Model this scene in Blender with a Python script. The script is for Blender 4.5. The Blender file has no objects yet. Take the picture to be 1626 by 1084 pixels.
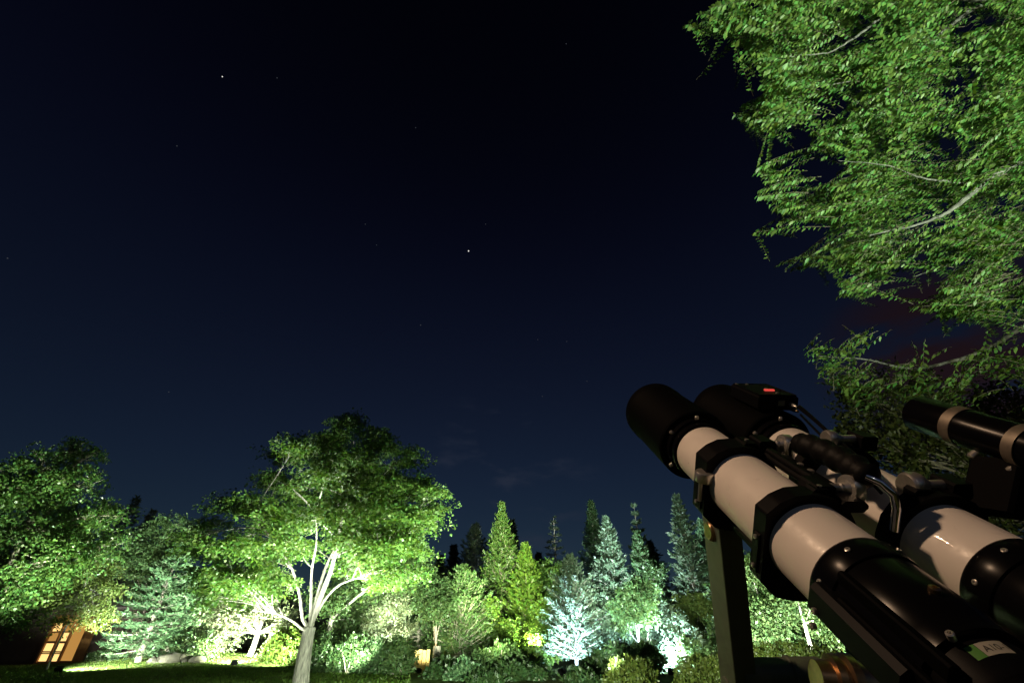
import bpy, math, random
import numpy as np
from mathutils import Vector, Matrix

scene = bpy.context.scene
rng = np.random.default_rng(7)
random.seed(7)
COL = scene.collection

# ------------------------------------------------------------------ camera
FPX, PITCH, EYE = 722.67, math.radians(34.06), 1.3
cam_d = bpy.data.cameras.new('camera')
cam_d.lens = 16.0
cam_d.sensor_width = 36.0
cam_d.clip_start = 0.02
cam_d.clip_end = 6000
cam = bpy.data.objects.new('camera', cam_d)
cam.location = (0, 0, EYE)
cam.rotation_euler = (math.pi / 2 + PITCH, 0, 0)
COL.objects.link(cam)
scene.camera = cam

FW = np.array([0, math.cos(PITCH), math.sin(PITCH)])
UP = np.array([0, -math.sin(PITCH), math.cos(PITCH)])
RT = np.array([1.0, 0, 0])
CAM = np.array([0, 0, EYE])


def ray(px, py):
    return FW + RT * (px - 813) / FPX + UP * (542 - py) / FPX


def at(px, py, Y):
    d = ray(px, py)
    return CAM + d * (Y / d[1])


def atz(px, py, zc):
    return CAM + ray(px, py) * zc


# ------------------------------------------------------------------ view, world
scene.view_settings.view_transform = 'Standard'
scene.view_settings.look = 'None'
scene.view_settings.exposure = 0
scene.view_settings.gamma = 1
scene.view_settings.use_curve_mapping = False
scene.cycles.max_bounces = 6
scene.cycles.diffuse_bounces = 3
scene.cycles.glossy_bounces = 3
scene.cycles.transmission_bounces = 4
scene.cycles.sample_clamp_indirect = 4
scene.cycles.use_light_tree = True
try:
    scene.cycles.use_denoising = True
except Exception:
    pass


def nd(nt, typ, **kw):
    n = nt.nodes.new(typ)
    for k, v in kw.items():
        setattr(n, k, v)
    return n


world = bpy.data.worlds.new('World')
scene.world = world
world.use_nodes = True
nt = world.node_tree
nt.nodes.clear()
out = nd(nt, 'ShaderNodeOutputWorld')
bg = nd(nt, 'ShaderNodeBackground')
sky = nd(nt, 'ShaderNodeTexSky', sky_type='NISHITA', sun_disc=False)
SUN_ELEV, SUN_ROT = math.radians(24), math.radians(178)
sky.sun_elevation = SUN_ELEV
sky.sun_rotation = SUN_ROT
sky.air_density = 1.0
sky.dust_density = 0.4
sky.ozone_density = 3.0
tc = nd(nt, 'ShaderNodeTexCoord')
sep = nd(nt, 'ShaderNodeSeparateXYZ')
ramp = nd(nt, 'ShaderNodeValToRGB')
cr = ramp.color_ramp
cr.interpolation = 'B_SPLINE'
cr.elements[0].position = 0.0
cr.elements[0].color = (0.66, 0.86, 1.12, 1)
cr.elements[1].position = 1.0
cr.elements[1].color = (0.09, 0.07, 0.11, 1)
for pos, c in ((0.22, (0.66, 0.80, 1.04, 1)), (0.42, (0.70, 0.68, 0.94, 1)), (0.62, (0.62, 0.50, 0.78, 1)), (0.80, (0.36, 0.25, 0.42, 1))):
    e = cr.elements.new(pos)
    e.color = c
mul = nd(nt, 'ShaderNodeMix', data_type='RGBA', blend_type='MULTIPLY')
mul.inputs[0].default_value = 1.0
# thin cloud wisps and the town glow caught on a low cloud bank
def dirv(px, py):
    v = ray(px, py)
    return v / np.linalg.norm(v)


def glow(px, py, half, soft, color, nscale, thr):
    dv = nd(nt, 'ShaderNodeVectorMath', operation='DOT_PRODUCT')
    dv.inputs[1].default_value = tuple(dirv(px, py))
    nt.links.new(tc.outputs['Generated'], dv.inputs[0])
    mr = nd(nt, 'ShaderNodeMapRange', interpolation_type='SMOOTHSTEP')
    mr.inputs['From Min'].default_value = math.cos(math.radians(half + soft))
    mr.inputs['From Max'].default_value = math.cos(math.radians(half))
    nt.links.new(dv.outputs['Value'], mr.inputs['Value'])
    mp = nd(nt, 'ShaderNodeMapping')
    mp.inputs['Scale'].default_value = (1, 1, 2.6)
    nt.links.new(tc.outputs['Generated'], mp.inputs['Vector'])
    nz = nd(nt, 'ShaderNodeTexNoise')
    nz.inputs['Scale'].default_value = nscale
    nz.inputs['Detail'].default_value = 4
    nt.links.new(mp.outputs['Vector'], nz.inputs['Vector'])
    m2 = nd(nt, 'ShaderNodeMapRange', interpolation_type='SMOOTHSTEP')
    m2.inputs['From Min'].default_value = thr
    m2.inputs['From Max'].default_value = thr + 0.3
    nt.links.new(nz.outputs['Fac'], m2.inputs['Value'])
    pr = nd(nt, 'ShaderNodeMath', operation='MULTIPLY')
    nt.links.new(mr.outputs['Result'], pr.inputs[0])
    nt.links.new(m2.outputs['Result'], pr.inputs[1])
    sc = nd(nt, 'ShaderNodeVectorMath', operation='SCALE')
    sc.inputs[0].default_value = color
    nt.links.new(pr.outputs['Value'], sc.inputs['Scale'])
    return sc, pr


nt.links.new(tc.outputs['Generated'], sep.inputs[0])
nt.links.new(sep.outputs['Z'], ramp.inputs['Fac'])
nt.links.new(sky.outputs['Color'], mul.inputs[6])
nt.links.new(ramp.outputs['Color'], mul.inputs[7])
SKY_STRENGTH = 0.0056
bg.inputs['Strength'].default_value = SKY_STRENGTH
last = mul.outputs[2]
for g in (glow(1540, 580, 3, 9.5, (1.7, 0.6, 0.48), 7.0, 0.29),
          glow(800, 770, 2, 11, (3.0, 3.8, 6.4), 9.0, 0.52)):
    veil = nd(nt, 'ShaderNodeMath', operation='MULTIPLY_ADD')
    veil.inputs[1].default_value = -0.75
    veil.inputs[2].default_value = 1.0
    nt.links.new(g[1].outputs[0], veil.inputs[0])
    dim = nd(nt, 'ShaderNodeVectorMath', operation='SCALE')
    nt.links.new(last, dim.inputs[0])
    nt.links.new(veil.outputs[0], dim.inputs['Scale'])
    ad = nd(nt, 'ShaderNodeVectorMath', operation='ADD')
    nt.links.new(dim.outputs['Vector'], ad.inputs[0])
    nt.links.new(g[0].outputs['Vector'], ad.inputs[1])
    last = ad.outputs['Vector']
nt.links.new(last, bg.inputs['Color'])
nt.links.new(bg.outputs[0], out.inputs['Surface'])

sun_d = bpy.data.lights.new('moon_light', 'SUN')
sun_d.energy = 0.012
sun_d.angle = math.radians(0.5)
sun_d.color = (1.0, 0.95, 0.88)
sun = bpy.data.objects.new('moon_light', sun_d)
sd = Vector((math.sin(SUN_ROT) * math.cos(SUN_ELEV), math.cos(SUN_ROT) * math.cos(SUN_ELEV), math.sin(SUN_ELEV)))
sun.rotation_euler = sd.to_track_quat('Z', 'Y').to_euler()
COL.objects.link(sun)


def spot(name, loc, target, power, color, half_deg, blend=0.5, radius=0.12):
    ld = bpy.data.lights.new(name, 'SPOT')
    ld.energy = power
    ld.color = color
    ld.spot_size = math.radians(2 * half_deg)
    ld.spot_blend = blend
    ld.shadow_soft_size = radius
    o = bpy.data.objects.new(name, ld)
    o.location = loc
    o.rotation_euler = (Vector(target) - Vector(loc)).to_track_quat('-Z', 'Y').to_euler()
    COL.objects.link(o)
    return o


GREENISH = (0.86, 1.0, 0.72)
YELLOWG = (0.84, 1.0, 0.52)
COOL = (0.74, 0.88, 1.0)
WHITE = (0.95, 1.0, 0.86)
WARM = (1.0, 0.65, 0.40)


def gz(x, y):
    """ground height"""
    s = np.clip((np.asarray(y, float) - 8) / 18.0, 0, 1)
    z = 0.5 * s * s * (3 - 2 * s)
    z = z + 0.62 * np.exp(-(((np.asarray(x, float) + 18.0) / 6.0) ** 2 + ((np.asarray(y, float) - 33.0) / 4.0) ** 2))
    h = np.clip((np.asarray(y, float) - 38) / 60.0, 0, 1)
    z = z + 3.0 * h * h * (3 - 2 * h)
    return z


def onground(px, py, Y, up=0.0):
    q = at(px, py, Y)
    return np.array([q[0], q[1], float(gz(q[0], q[1])) + up])


def vec(px, py, Y):
    return tuple(at(px, py, Y))


# garden flood lamps, and unseen fills added between them (px, py, depth) -> aim
def flood(px, Y, aim, power, color, half, blend=0.6, up=0.25, radius=0.12):
    return spot('flood_or_fill_light', tuple(onground(px, 1055, Y, up)), vec(*aim), power, color, half, blend, radius)


flood(100, 24.0, (215, 985, 27.0), 6000, WHITE, 48)
flood(92, 23.9, (165, 1057, 27.0), 16000, WHITE, 30, .8, up=.6)
flood(20, 20.0, (70, 750, 24.5), 16000, GREENISH, 32)
flood(371, 28.6, (385, 985, 32), 15000, (0.92, 1.0, 0.74), 60, up=.45)
flood(445, 28.0, (420, 970, 31), 5000, (0.92, 1.0, 0.74), 60, up=.45)  # unseen second spot added to strengthen the glare on the spreading tree
flood(560, 12.5, (530, 800, 17.5), 11000, WHITE, 28, 0.9)
flood(395, 12.5, (410, 790, 17.0), 10000, GREENISH, 34, 0.9)  # unseen lamp added for the left side of the maple crown
flood(700, 13.0, (650, 790, 18.0), 14000, GREENISH, 34, 0.9)  # likewise added, unseen, for the right side of the crown
flood(545, 19.6, (570, 780, 18.5), 6000, GREENISH, 55, 0.7)
flood(590, 15.6, (552, 760, 17.4), 4800, WHITE, 34, 0.9)  # added inner spot, lifts the maple's dark upper crown
flood(430, 16.6, (450, 780, 17.0), 5000, GREENISH, 42, 0.8)
flood(640, 17.2, (620, 770, 17.8), 5000, GREENISH, 42, 0.8)
flood(618, 24.1, (620, 965, 25.4), 1300, WHITE, 55, up=.7)
flood(560, 21.0, (565, 955, 25), 8000, GREENISH, 40, up=.5)  # unseen fill added for the tree behind the maple
flood(345, 13.0, (355, 890, 17.2), 3200, GREENISH, 30, 0.9)  # added to brighten the maple's dim lower-left foliage
flood(330, 9.0, (430, 1062, 26), 2200, GREENISH, 34, 0.9)  # low fill added so the near lawn is not black
flood(668, 24.2, (688, 960, 25), 230, (1.0, 0.82, 0.35), 70, 0.6)
flood(850, 26.0, (835, 930, 29.5), 7000, YELLOWG, 50, up=.8)
flood(790, 15.0, (797, 880, 32), 62000, YELLOWG, 15, 0.8, up=.3)  # unseen front spot added to brighten the tallest conifer
flood(895, 23.2, (914, 985, 25.2), 6500, (0.52, 0.74, 1.0), 58, up=.5)
flood(1064, 22.9, (1066, 990, 25.5), 8000, (0.60, 0.79, 1.0), 70, up=.6)
flood(985, 30.2, (980, 880, 37), 24000, (0.76, 0.95, 1.0), 48, up=.9)
flood(955, 16.0, (990, 870, 37), 26000, (0.8, 1.0, 0.9), 15, .8, up=.4)
flood(1078, 28.2, (1085, 880, 31.5), 7000, COOL, 46, up=.9)
flood(1230, 18.9, (1238, 940, 22.5), 6000, WHITE, 66, up=.7)
flood(1225, 14.0, (1240, 1000, 20), 2500, GREENISH, 40, .8, up=.5)
flood(725, 16.5, (730, 905, 27), 15000, GREENISH, 21, up=.8)
flood(245, 22.0, (240, 885, 29.5), 26000, (0.85, 1.0, 0.86), 25, 0.7)
flood(820, 10.0, (860, 1030, 24), 15000, GREENISH, 58, 0.8)  # unseen front fill added for the dark shrubs along the bottom
# flood behind the camera on the overhanging tree, and the porch lamp that warms the telescope
spot('flood_or_fill_light', (3.6, -3.0, 0.4), tuple(atz(1330, 60, 3.5)), 7800, (0.80, 1.0, 0.72), 29, 0.8, 0.15)
spot('porch_light', (-1.7, 0.50, 3.9), (0.8, 0.9, 1.3), 205, WARM, 66, 0.5, 0.10)
spot('flood_or_fill_light', (4.2, -3.0, 0.4), tuple(atz(1470, 650, 6.0)), 1700, (0.9, 1.0, 0.6), 17, 0.9, 0.15)  # extra fill added to brighten the tree behind the finder


# ------------------------------------------------------------------ materials
def newmat(name):
    m = bpy.data.materials.new(name)
    m.use_nodes = True
    n = m.node_tree
    n.nodes.clear()
    o = nd(n, 'ShaderNodeOutputMaterial')
    return m, n, o


def plain(name, color, rough=0.5, metal=0.0, noise=0.0, nscale=30.0, bump=0.0, coat=0.0, spec=0.5, stretch=(1, 1, 1)):
    m, n, o = newmat(name)
    p = nd(n, 'ShaderNodeBsdfPrincipled')
    p.inputs['Roughness'].default_value = rough
    p.inputs['Metallic'].default_value = metal
    p.inputs['Coat Weight'].default_value = coat
    p.inputs['Specular IOR Level'].default_value = spec
    p.inputs['Base Color'].default_value = (*color, 1)
    if noise or bump:
        t = nd(n, 'ShaderNodeTexCoord')
        mp = nd(n, 'ShaderNodeMapping')
        mp.inputs['Scale'].default_value = stretch
        n.links.new(t.outputs['Object'], mp.inputs[0])
        z = nd(n, 'ShaderNodeTexNoise')
        z.inputs['Scale'].default_value = nscale
        z.inputs['Detail'].default_value = 6
        n.links.new(mp.outputs[0], z.inputs['Vector'])
        if noise:
            r = nd(n, 'ShaderNodeMapRange')
            r.inputs['From Min'].default_value = 0.3
            r.inputs['From Max'].default_value = 0.7
            r.inputs['To Min'].default_value = 1 - noise
            r.inputs['To Max'].default_value = 1 + noise
            n.links.new(z.outputs['Fac'], r.inputs['Value'])
            s = nd(n, 'ShaderNodeVectorMath', operation='SCALE')
            s.inputs[0].default_value = color
            n.links.new(r.outputs[0], s.inputs['Scale'])
            n.links.new(s.outputs[0], p.inputs['Base Color'])
        if bump:
            b = nd(n, 'ShaderNodeBump')
            b.inputs['Strength'].default_value = bump
            b.inputs['Distance'].default_value = 0.02
            n.links.new(z.outputs['Fac'], b.inputs['Height'])
            n.links.new(b.outputs[0], p.inputs['Normal'])
    n.links.new(p.outputs[0], o.inputs['Surface'])
    return m


def leafmat(name, color, var=0.35, trans=0.4, rough=0.45, hue=0.03, tcol=None, spec=0.4):
    m, n, o = newmat(name)
    g = nd(n, 'ShaderNodeNewGeometry')
    hsv = nd(n, 'ShaderNodeHueSaturation')
    hsv.inputs['Color'].default_value = (*color, 1)
    r1 = nd(n, 'ShaderNodeMapRange')
    r1.inputs['To Min'].default_value = 1 - var
    r1.inputs['To Max'].default_value = 1 + var
    n.links.new(g.outputs['Random Per Island'], r1.inputs['Value'])
    n.links.new(r1.outputs[0], hsv.inputs['Value'])
    ml = nd(n, 'ShaderNodeMath', operation='MULTIPLY')
    ml.inputs[1].default_value = 17.31
    fr = nd(n, 'ShaderNodeMath', operation='FRACT')
    n.links.new(g.outputs['Random Per Island'], ml.inputs[0])
    n.links.new(ml.outputs[0], fr.inputs[0])
    r2 = nd(n, 'ShaderNodeMapRange')
    r2.inputs['To Min'].default_value = 0.5 - hue
    r2.inputs['To Max'].default_value = 0.5 + hue
    n.links.new(fr.outputs[0], r2.inputs['Value'])
    n.links.new(r2.outputs[0], hsv.inputs['Hue'])
    p = nd(n, 'ShaderNodeBsdfPrincipled')
    p.inputs['Roughness'].default_value = rough
    p.inputs['Specular IOR Level'].default_value = spec
    n.links.new(hsv.outputs[0], p.inputs['Base Color'])
    t = nd(n, 'ShaderNodeBsdfTranslucent')
    if tcol is None:
        tcol = (1.25, 1.15, 0.55)
    tm = nd(n, 'ShaderNodeVectorMath', operation='MULTIPLY')
    tm.inputs[1].default_value = tcol
    n.links.new(hsv.outputs[0], tm.inputs[0])
    n.links.new(tm.outputs[0], t.inputs['Color'])
    mx = nd(n, 'ShaderNodeMixShader')
    mx.inputs[0].default_value = trans
    n.links.new(p.outputs[0], mx.inputs[1])
    n.links.new(t.outputs[0], mx.inputs[2])
    n.links.new(mx.outputs[0], o.inputs['Surface'])
    return m


def emit(name, color, strength):
    m, n, o = newmat(name)
    e = nd(n, 'ShaderNodeEmission')
    e.inputs[0].default_value = (*color, 1)
    e.inputs[1].default_value = strength
    n.links.new(e.outputs[0], o.inputs['Surface'])
    return m


M = {}
M['maple'] = leafmat('maple_leaf', (0.060, 0.120, 0.023), trans=0.52, tcol=(1.18, 1.12, .55))
M['broad'] = leafmat('broad_leaf', (0.06, 0.125, 0.03), spec=0.6, rough=0.35, var=.5)
M['young'] = leafmat('young_leaf', (0.10, 0.14, 0.035))
M['light'] = leafmat('light_leaf', (0.075, 0.13, 0.045))
M['silver'] = leafmat('silver_leaf', (0.15, 0.185, 0.10), trans=0.25)
M['pale'] = leafmat('glare_pale_leaf', (0.10, 0.145, 0.085), trans=.3, tcol=(1.05, 1.05, .85))  # green leaf paled so its colour carries the bluish-white lamp glare
M['lime'] = leafmat('lime_leaf', (0.085, 0.145, 0.022))
M['box'] = leafmat('clipped_leaf', (0.065, 0.085, 0.015))
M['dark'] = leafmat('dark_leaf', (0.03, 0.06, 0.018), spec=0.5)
M['spruce'] = leafmat('spruce_needle', (0.062, 0.118, 0.052), trans=0.12)
M['fir'] = leafmat('fir_needle', (0.04, 0.075, 0.028), trans=0.15)
M['greyfir'] = leafmat('grey_fir_needle', (0.055, 0.088, 0.048), trans=0.12)
M['thuja'] = leafmat('thuja_spray', (0.055, 0.10, 0.022), trans=0.2)
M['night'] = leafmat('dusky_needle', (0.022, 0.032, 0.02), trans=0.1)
M['zelkova'] = leafmat('zelkova_leaf', (0.066, 0.130, 0.026), var=0.45, trans=0.45, rough=0.5, spec=0.35, hue=.04)
M['olive'] = leafmat('olive_leaf', (0.06, 0.075, 0.02), trans=0.3)
M['bark'] = plain('bark', (0.22, 0.19, 0.155), 0.9, noise=0.4, nscale=9, bump=0.8, stretch=(3, 3, 0.6))
M['palebark'] = plain('pale_bark', (0.20, 0.185, 0.165), 0.9, noise=0.6, nscale=7, bump=1.0, stretch=(3, 3, 0.6))
M['ztwig'] = plain('zelkova_twig', (0.075, 0.06, 0.04), 0.85, noise=0.3, nscale=40)
M['zbark'] = plain('zelkova_bark', (0.065, 0.06, 0.052), 0.85, noise=0.7, nscale=26, bump=1.0)
M['stone'] = plain('stone', (0.05, 0.048, 0.032), 0.9, noise=0.35, nscale=5, bump=0.9)


def ground_mat():
    m, n, o = newmat('lawn')
    p = nd(n, 'ShaderNodeBsdfPrincipled')
    p.inputs['Roughness'].default_value = 0.9
    p.inputs['Specular IOR Level'].default_value = 0.1
    t = nd(n, 'ShaderNodeTexCoord')
    z1 = nd(n, 'ShaderNodeTexNoise')
    z1.inputs['Scale'].default_value = 0.5
    z1.inputs['Detail'].default_value = 8
    z2 = nd(n, 'ShaderNodeTexNoise')
    z2.inputs['Scale'].default_value = 14
    z2.inputs['Detail'].default_value = 5
    n.links.new(t.outputs['Object'], z1.inputs['Vector'])
    n.links.new(t.outputs['Object'], z2.inputs['Vector'])
    r = nd(n, 'ShaderNodeValToRGB')
    r.color_ramp.elements[0].position = 0.35
    r.color_ramp.elements[0].color = (0.055, 0.06, 0.02, 1)
    r.color_ramp.elements[1].position = 0.65
    r.color_ramp.elements[1].color = (0.07, 0.10, 0.025, 1)
    n.links.new(z1.outputs['Fac'], r.inputs['Fac'])
    mp = nd(n, 'ShaderNodeMapRange')
    mp.inputs['To Min'].default_value = 0.6
    mp.inputs['To Max'].default_value = 1.4
    n.links.new(z2.outputs['Fac'], mp.inputs['Value'])
    s = nd(n, 'ShaderNodeVectorMath', operation='SCALE')
    n.links.new(r.outputs[0], s.inputs[0])
    n.links.new(mp.outputs[0], s.inputs['Scale'])
    n.links.new(s.outputs[0], p.inputs['Base Color'])
    b = nd(n, 'ShaderNodeBump')
    b.inputs['Strength'].default_value = 0.7
    b.inputs['Distance'].default_value = 0.06
    n.links.new(z2.outputs['Fac'], b.inputs['Height'])
    n.links.new(b.outputs[0], p.inputs['Normal'])
    n.links.new(p.outputs[0], o.inputs['Surface'])
    return m


M['lawn'] = ground_mat()
M['white'] = plain('cream_enamel', (0.80, 0.75, 0.69), 0.38, coat=0.12, noise=0.05, nscale=9, spec=.35)
_n = M['white'].node_tree
_p = [n for n in _n.nodes if n.type == 'BSDF_PRINCIPLED'][0]
_t = nd(_n, 'ShaderNodeTexCoord')
_z = nd(_n, 'ShaderNodeTexNoise')
_z.inputs['Scale'].default_value = 38
_z.inputs['Detail'].default_value = 8
_z.inputs['Roughness'].default_value = 0.7
_n.links.new(_t.outputs['Object'], _z.inputs['Vector'])
_m = nd(_n, 'ShaderNodeMapRange')
_m.inputs['From Min'].default_value = 0.35
_m.inputs['From Max'].default_value = 0.7
_m.inputs['To Min'].default_value = 0.26
_m.inputs['To Max'].default_value = 0.62
_n.links.new(_z.outputs['Fac'], _m.inputs['Value'])
_n.links.new(_m.outputs[0], _p.inputs['Roughness'])
M['blackgloss'] = plain('black_gloss', (0.003, 0.003, 0.0036), 0.24, spec=.09)
M['blackmatte'] = plain('black_anodised', (0.004, 0.004, 0.0045), 0.45, spec=.06, noise=0.2, nscale=300)
M['blackrough'] = plain('black_crinkle', (0.002, 0.002, 0.0023), 0.6, spec=.03, bump=0.15, nscale=700)
M['grip'] = plain('black_grip', (0.005, 0.005, 0.005), 0.55, spec=.12, bump=0.08, nscale=260)
M['armpaint'] = plain('green_lit_arm_paint', (0.098, 0.12, 0.088), 0.5, noise=0.15, nscale=40)  # grey paint tinted green to carry the garden's light
M['steel'] = plain('brushed_steel', (0.62, 0.60, 0.55), 0.30, 0.80, noise=0.1, nscale=200)
M['chrome'] = plain('chrome', (0.8, 0.8, 0.8), 0.08, 1.0)
M['band'] = plain('dull_band', (0.20, 0.17, 0.135), 0.55, 0.6, noise=0.2, nscale=90)
M['brass'] = plain('bronze', (0.55, 0.36, 0.20), 0.32, 1.0, noise=0.15, nscale=120)
M['labelwhite'] = plain('label_paper', (0.34, 0.33, 0.28), 0.5)
M['labelgreen'] = plain('label_green', (0.07, 0.22, 0.04), 0.5)
M['ink'] = plain('label_ink', (0.03, 0.03, 0.03), 0.6)
M['redled'] = emit('red_led', (1.0, 0.09, 0.07), 0.75)
M['lampglass'] = emit('lamp_glass', (0.92, 1.0, 0.86), 25)
M['lampglass_blue'] = emit('lamp_glass_blue', (0.45, 0.70, 1.0), 10)
M['lampglass_yellow'] = emit('lamp_glass_yellow', (1.0, 0.72, 0.22), 9)


# ------------------------------------------------------------------ object helpers
def tag(o, label=None, cat=None, group=None, kind=None):
    if label:
        o['label'] = label
    if cat:
        o['category'] = cat
    if group:
        o['group'] = group
    if kind:
        o['kind'] = kind
    return o


def thing(name, loc, label, cat, group=None):
    o = bpy.data.objects.new(name, None)
    o.empty_display_size = 0.2
    o.location = tuple(loc)
    COL.objects.link(o)
    return tag(o, label, cat, group)


def origin_of(parent):
    v = np.zeros(3)
    while parent is not None:
        v = v + np.array(parent.location)
        parent = parent.parent
    return v


class MB:
    """collects verts and faces (world coordinates) and links them as one mesh object"""

    def __init__(self):
        self.v, self.f, self.n = [], [], 0

    def add(self, verts, faces):
        verts = np.asarray(verts, float)
        self.v.append(verts)
        self.f += [tuple(i + self.n for i in f) for f in faces]
        self.n += len(verts)
        return self

    def tube(self, pts, radii, n=8, caps=True):
        pts = np.asarray(pts, float)
        k = len(pts)
        radii = np.broadcast_to(np.asarray(radii, float), (k,))
        tan = np.gradient(pts, axis=0)
        tan /= np.linalg.norm(tan, axis=1)[:, None] + 1e-12
        ref = np.array([0, 0, 1.0]) if abs(tan[0][2]) < 0.9 else np.array([1.0, 0, 0])
        a = np.cross(tan[0], ref)
        a /= np.linalg.norm(a)
        ang = np.linspace(0, 2 * np.pi, n, endpoint=False)
        vs = []
        for i in range(k):
            a = a - tan[i] * (a @ tan[i])
            a /= np.linalg.norm(a) + 1e-12
            b = np.cross(tan[i], a)
            vs.append(pts[i] + radii[i] * (np.cos(ang)[:, None] * a + np.sin(ang)[:, None] * b))
        fs = []
        for i in range(k - 1):
            for j in range(n):
                j2 = (j + 1) % n
                fs.append((i * n + j, i * n + j2, (i + 1) * n + j2, (i + 1) * n + j))
        if caps:
            fs.append(tuple(range(n))[::-1])
            fs.append(tuple(range((k - 1) * n, k * n)))
        return self.add(np.concatenate(vs), fs)

    def box(self, c, ax, half, bev=0.0):
        """oriented box: centre c, 3 axes, half sizes; bev chamfers the edges running along axis 2"""
        c = np.asarray(c, float)
        ax = [np.asarray(q, float) for q in ax]
        hx, hy, hz = half
        if bev:
            pr = [(-hx + bev, -hy), (hx - bev, -hy), (hx, -hy + bev), (hx, hy - bev), (hx - bev, hy), (-hx + bev, hy), (-hx, hy - bev), (-hx, -hy + bev)]
        else:
            pr = [(-hx, -hy), (hx, -hy), (hx, hy), (-hx, hy)]
        k = len(pr)
        vs = [c + ax[0] * x + ax[1] * y + ax[2] * s for s in (-hz, hz) for x, y in pr]
        fs = [tuple(range(k))[::-1], tuple(range(k, 2 * k))] + [(i, (i + 1) % k, (i + 1) % k + k, i + k) for i in range(k)]
        return self.add(vs, fs)

    def lathe(self, o, axis, prof, n=48, u=None):
        """prof: (along, radius) pairs about axis through o; open profile, ends capped"""
        axis = np.asarray(axis, float)
        axis = axis / np.linalg.norm(axis)
        if u is None:
            u = np.cross(axis, [0, 0, 1.0])
            if np.linalg.norm(u) < 1e-3:
                u = np.cross(axis, [1.0, 0, 0])
        u = u / np.linalg.norm(u)
        w = np.cross(axis, u)
        ang = np.linspace(0, 2 * np.pi, n, endpoint=False)
        vs, fs = [], []
        for t, r in prof:
            vs.append(np.asarray(o) + axis * t + r * (np.cos(ang)[:, None] * u + np.sin(ang)[:, None] * w))
        for i in range(len(prof) - 1):
            for j in range(n):
                j2 = (j + 1) % n
                fs.append((i * n + j, i * n + j2, (i + 1) * n + j2, (i + 1) * n + j))
        fs.append(tuple(range(n))[::-1])
        fs.append(tuple(range((len(prof) - 1) * n, len(prof) * n)))
        return self.add(np.concatenate(vs), fs)

    def build(self, name, mat, parent=None, smooth=True, angle=35, kind=None, label=None):
        me = bpy.data.meshes.new(name)
        v = np.concatenate(self.v) - origin_of(parent)
        me.from_pydata(v.tolist(), [], self.f)
        me.materials.append(mat)
        if smooth:
            me.polygons.foreach_set('use_smooth', np.ones(len(me.polygons), bool))
            try:
                me.set_sharp_from_angle(angle=math.radians(angle))
            except Exception:
                pass
        me.update()
        o = bpy.data.objects.new(name, me)
        COL.objects.link(o)
        o.parent = parent
        tag(o, label, kind=kind)
        return o


def nrm(a):
    return a / (np.linalg.norm(a, axis=-1, keepdims=True) + 1e-9)


def leaf_cloud(name, P, u, n, L, W, mat, parent, kind=None, detailed=False):
    """many folded leaf blades, one mesh: P base points, u long axes, n normals"""
    P, u, n = np.asarray(P), nrm(np.asarray(u)), np.asarray(n)
    N = len(P)
    L = np.broadcast_to(L, (N,))[:, None]
    W = np.broadcast_to(W, (N,))[:, None]
    s = nrm(np.cross(n, u))
    n = np.cross(u, s)
    off = origin_of(parent)
    P = P - off
    if detailed:
        V = np.stack([P, P + u * L * 0.3 + s * W * 0.48 + n * W * 0.10, P + u * L * 0.68 + s * W * 0.34 + n * W * 0.02, P + u * L - n * W * 0.30,
                      P + u * L * 0.68 - s * W * 0.34 + n * W * 0.02, P + u * L * 0.3 - s * W * 0.48 + n * W * 0.10, P + u * L * 0.5 - n * W * 0.08], 1)
        pat = np.array([[0, 1, 2, 6], [6, 2, 3, 4], [0, 6, 4, 5]])
        k = 7
    else:
        V = np.stack([P, P + u * L * 0.5 + s * W * 0.5 + n * W * 0.12, P + u * L, P + u * L * 0.5 - s * W * 0.5 + n * W * 0.12], 1)
        pat = np.array([[0, 1, 2, 3]])
        k = 4
    F = (np.arange(N)[:, None, None] * k + pat[None]).reshape(-1, 4)
    me = bpy.data.meshes.new(name)
    me.vertices.add(N * k)
    me.vertices.foreach_set('co', V.reshape(-1).astype(np.float32))
    me.loops.add(F.size)
    me.loops.foreach_set('vertex_index', F.reshape(-1).astype(np.int32))
    me.polygons.add(len(F))
    me.polygons.foreach_set('loop_start', np.arange(0, F.size, 4, dtype=np.int32))
    me.update(calc_edges=True)
    me.materials.append(mat)
    o = bpy.data.objects.new(name, me)
    COL.objects.link(o)
    o.parent = parent
    tag(o, kind=kind)
    return o


def rdir(n):
    return nrm(rng.normal(size=(n, 3)))


def bez(p0, p1, p2, k):
    t = np.linspace(0, 1, k)[:, None]
    return (1 - t) ** 2 * p0 + 2 * (1 - t) * t * p1 + t ** 2 * p2


# ------------------------------------------------------------------ setting: ground
def ground():
    xs = np.concatenate([np.linspace(-1500, -60, 14), np.linspace(-56, 40, 97), np.linspace(46, 1500, 14)])
    ys = np.concatenate([np.linspace(-600, -10, 8), np.linspace(-6, 60, 100), np.linspace(66, 3000, 18)])
    XX, YY = np.meshgrid(xs, ys)
    ZZ = gz(XX, YY) + 0.03 * np.sin(XX * 1.3) * np.sin(YY * 0.9 + 1)
    nx, ny = len(xs), len(ys)
    f = [(j * nx + i, j * nx + i + 1, (j + 1) * nx + i + 1, (j + 1) * nx + i) for j in range(ny - 1) for i in range(nx - 1)]
    b = MB().add(np.stack([XX, YY, ZZ], -1).reshape(-1, 3), f)
    tag(b.build('ground', M['lawn'], angle=180), 'dark night lawn rising gently to the lit garden', kind='structure')


ground()


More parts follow.
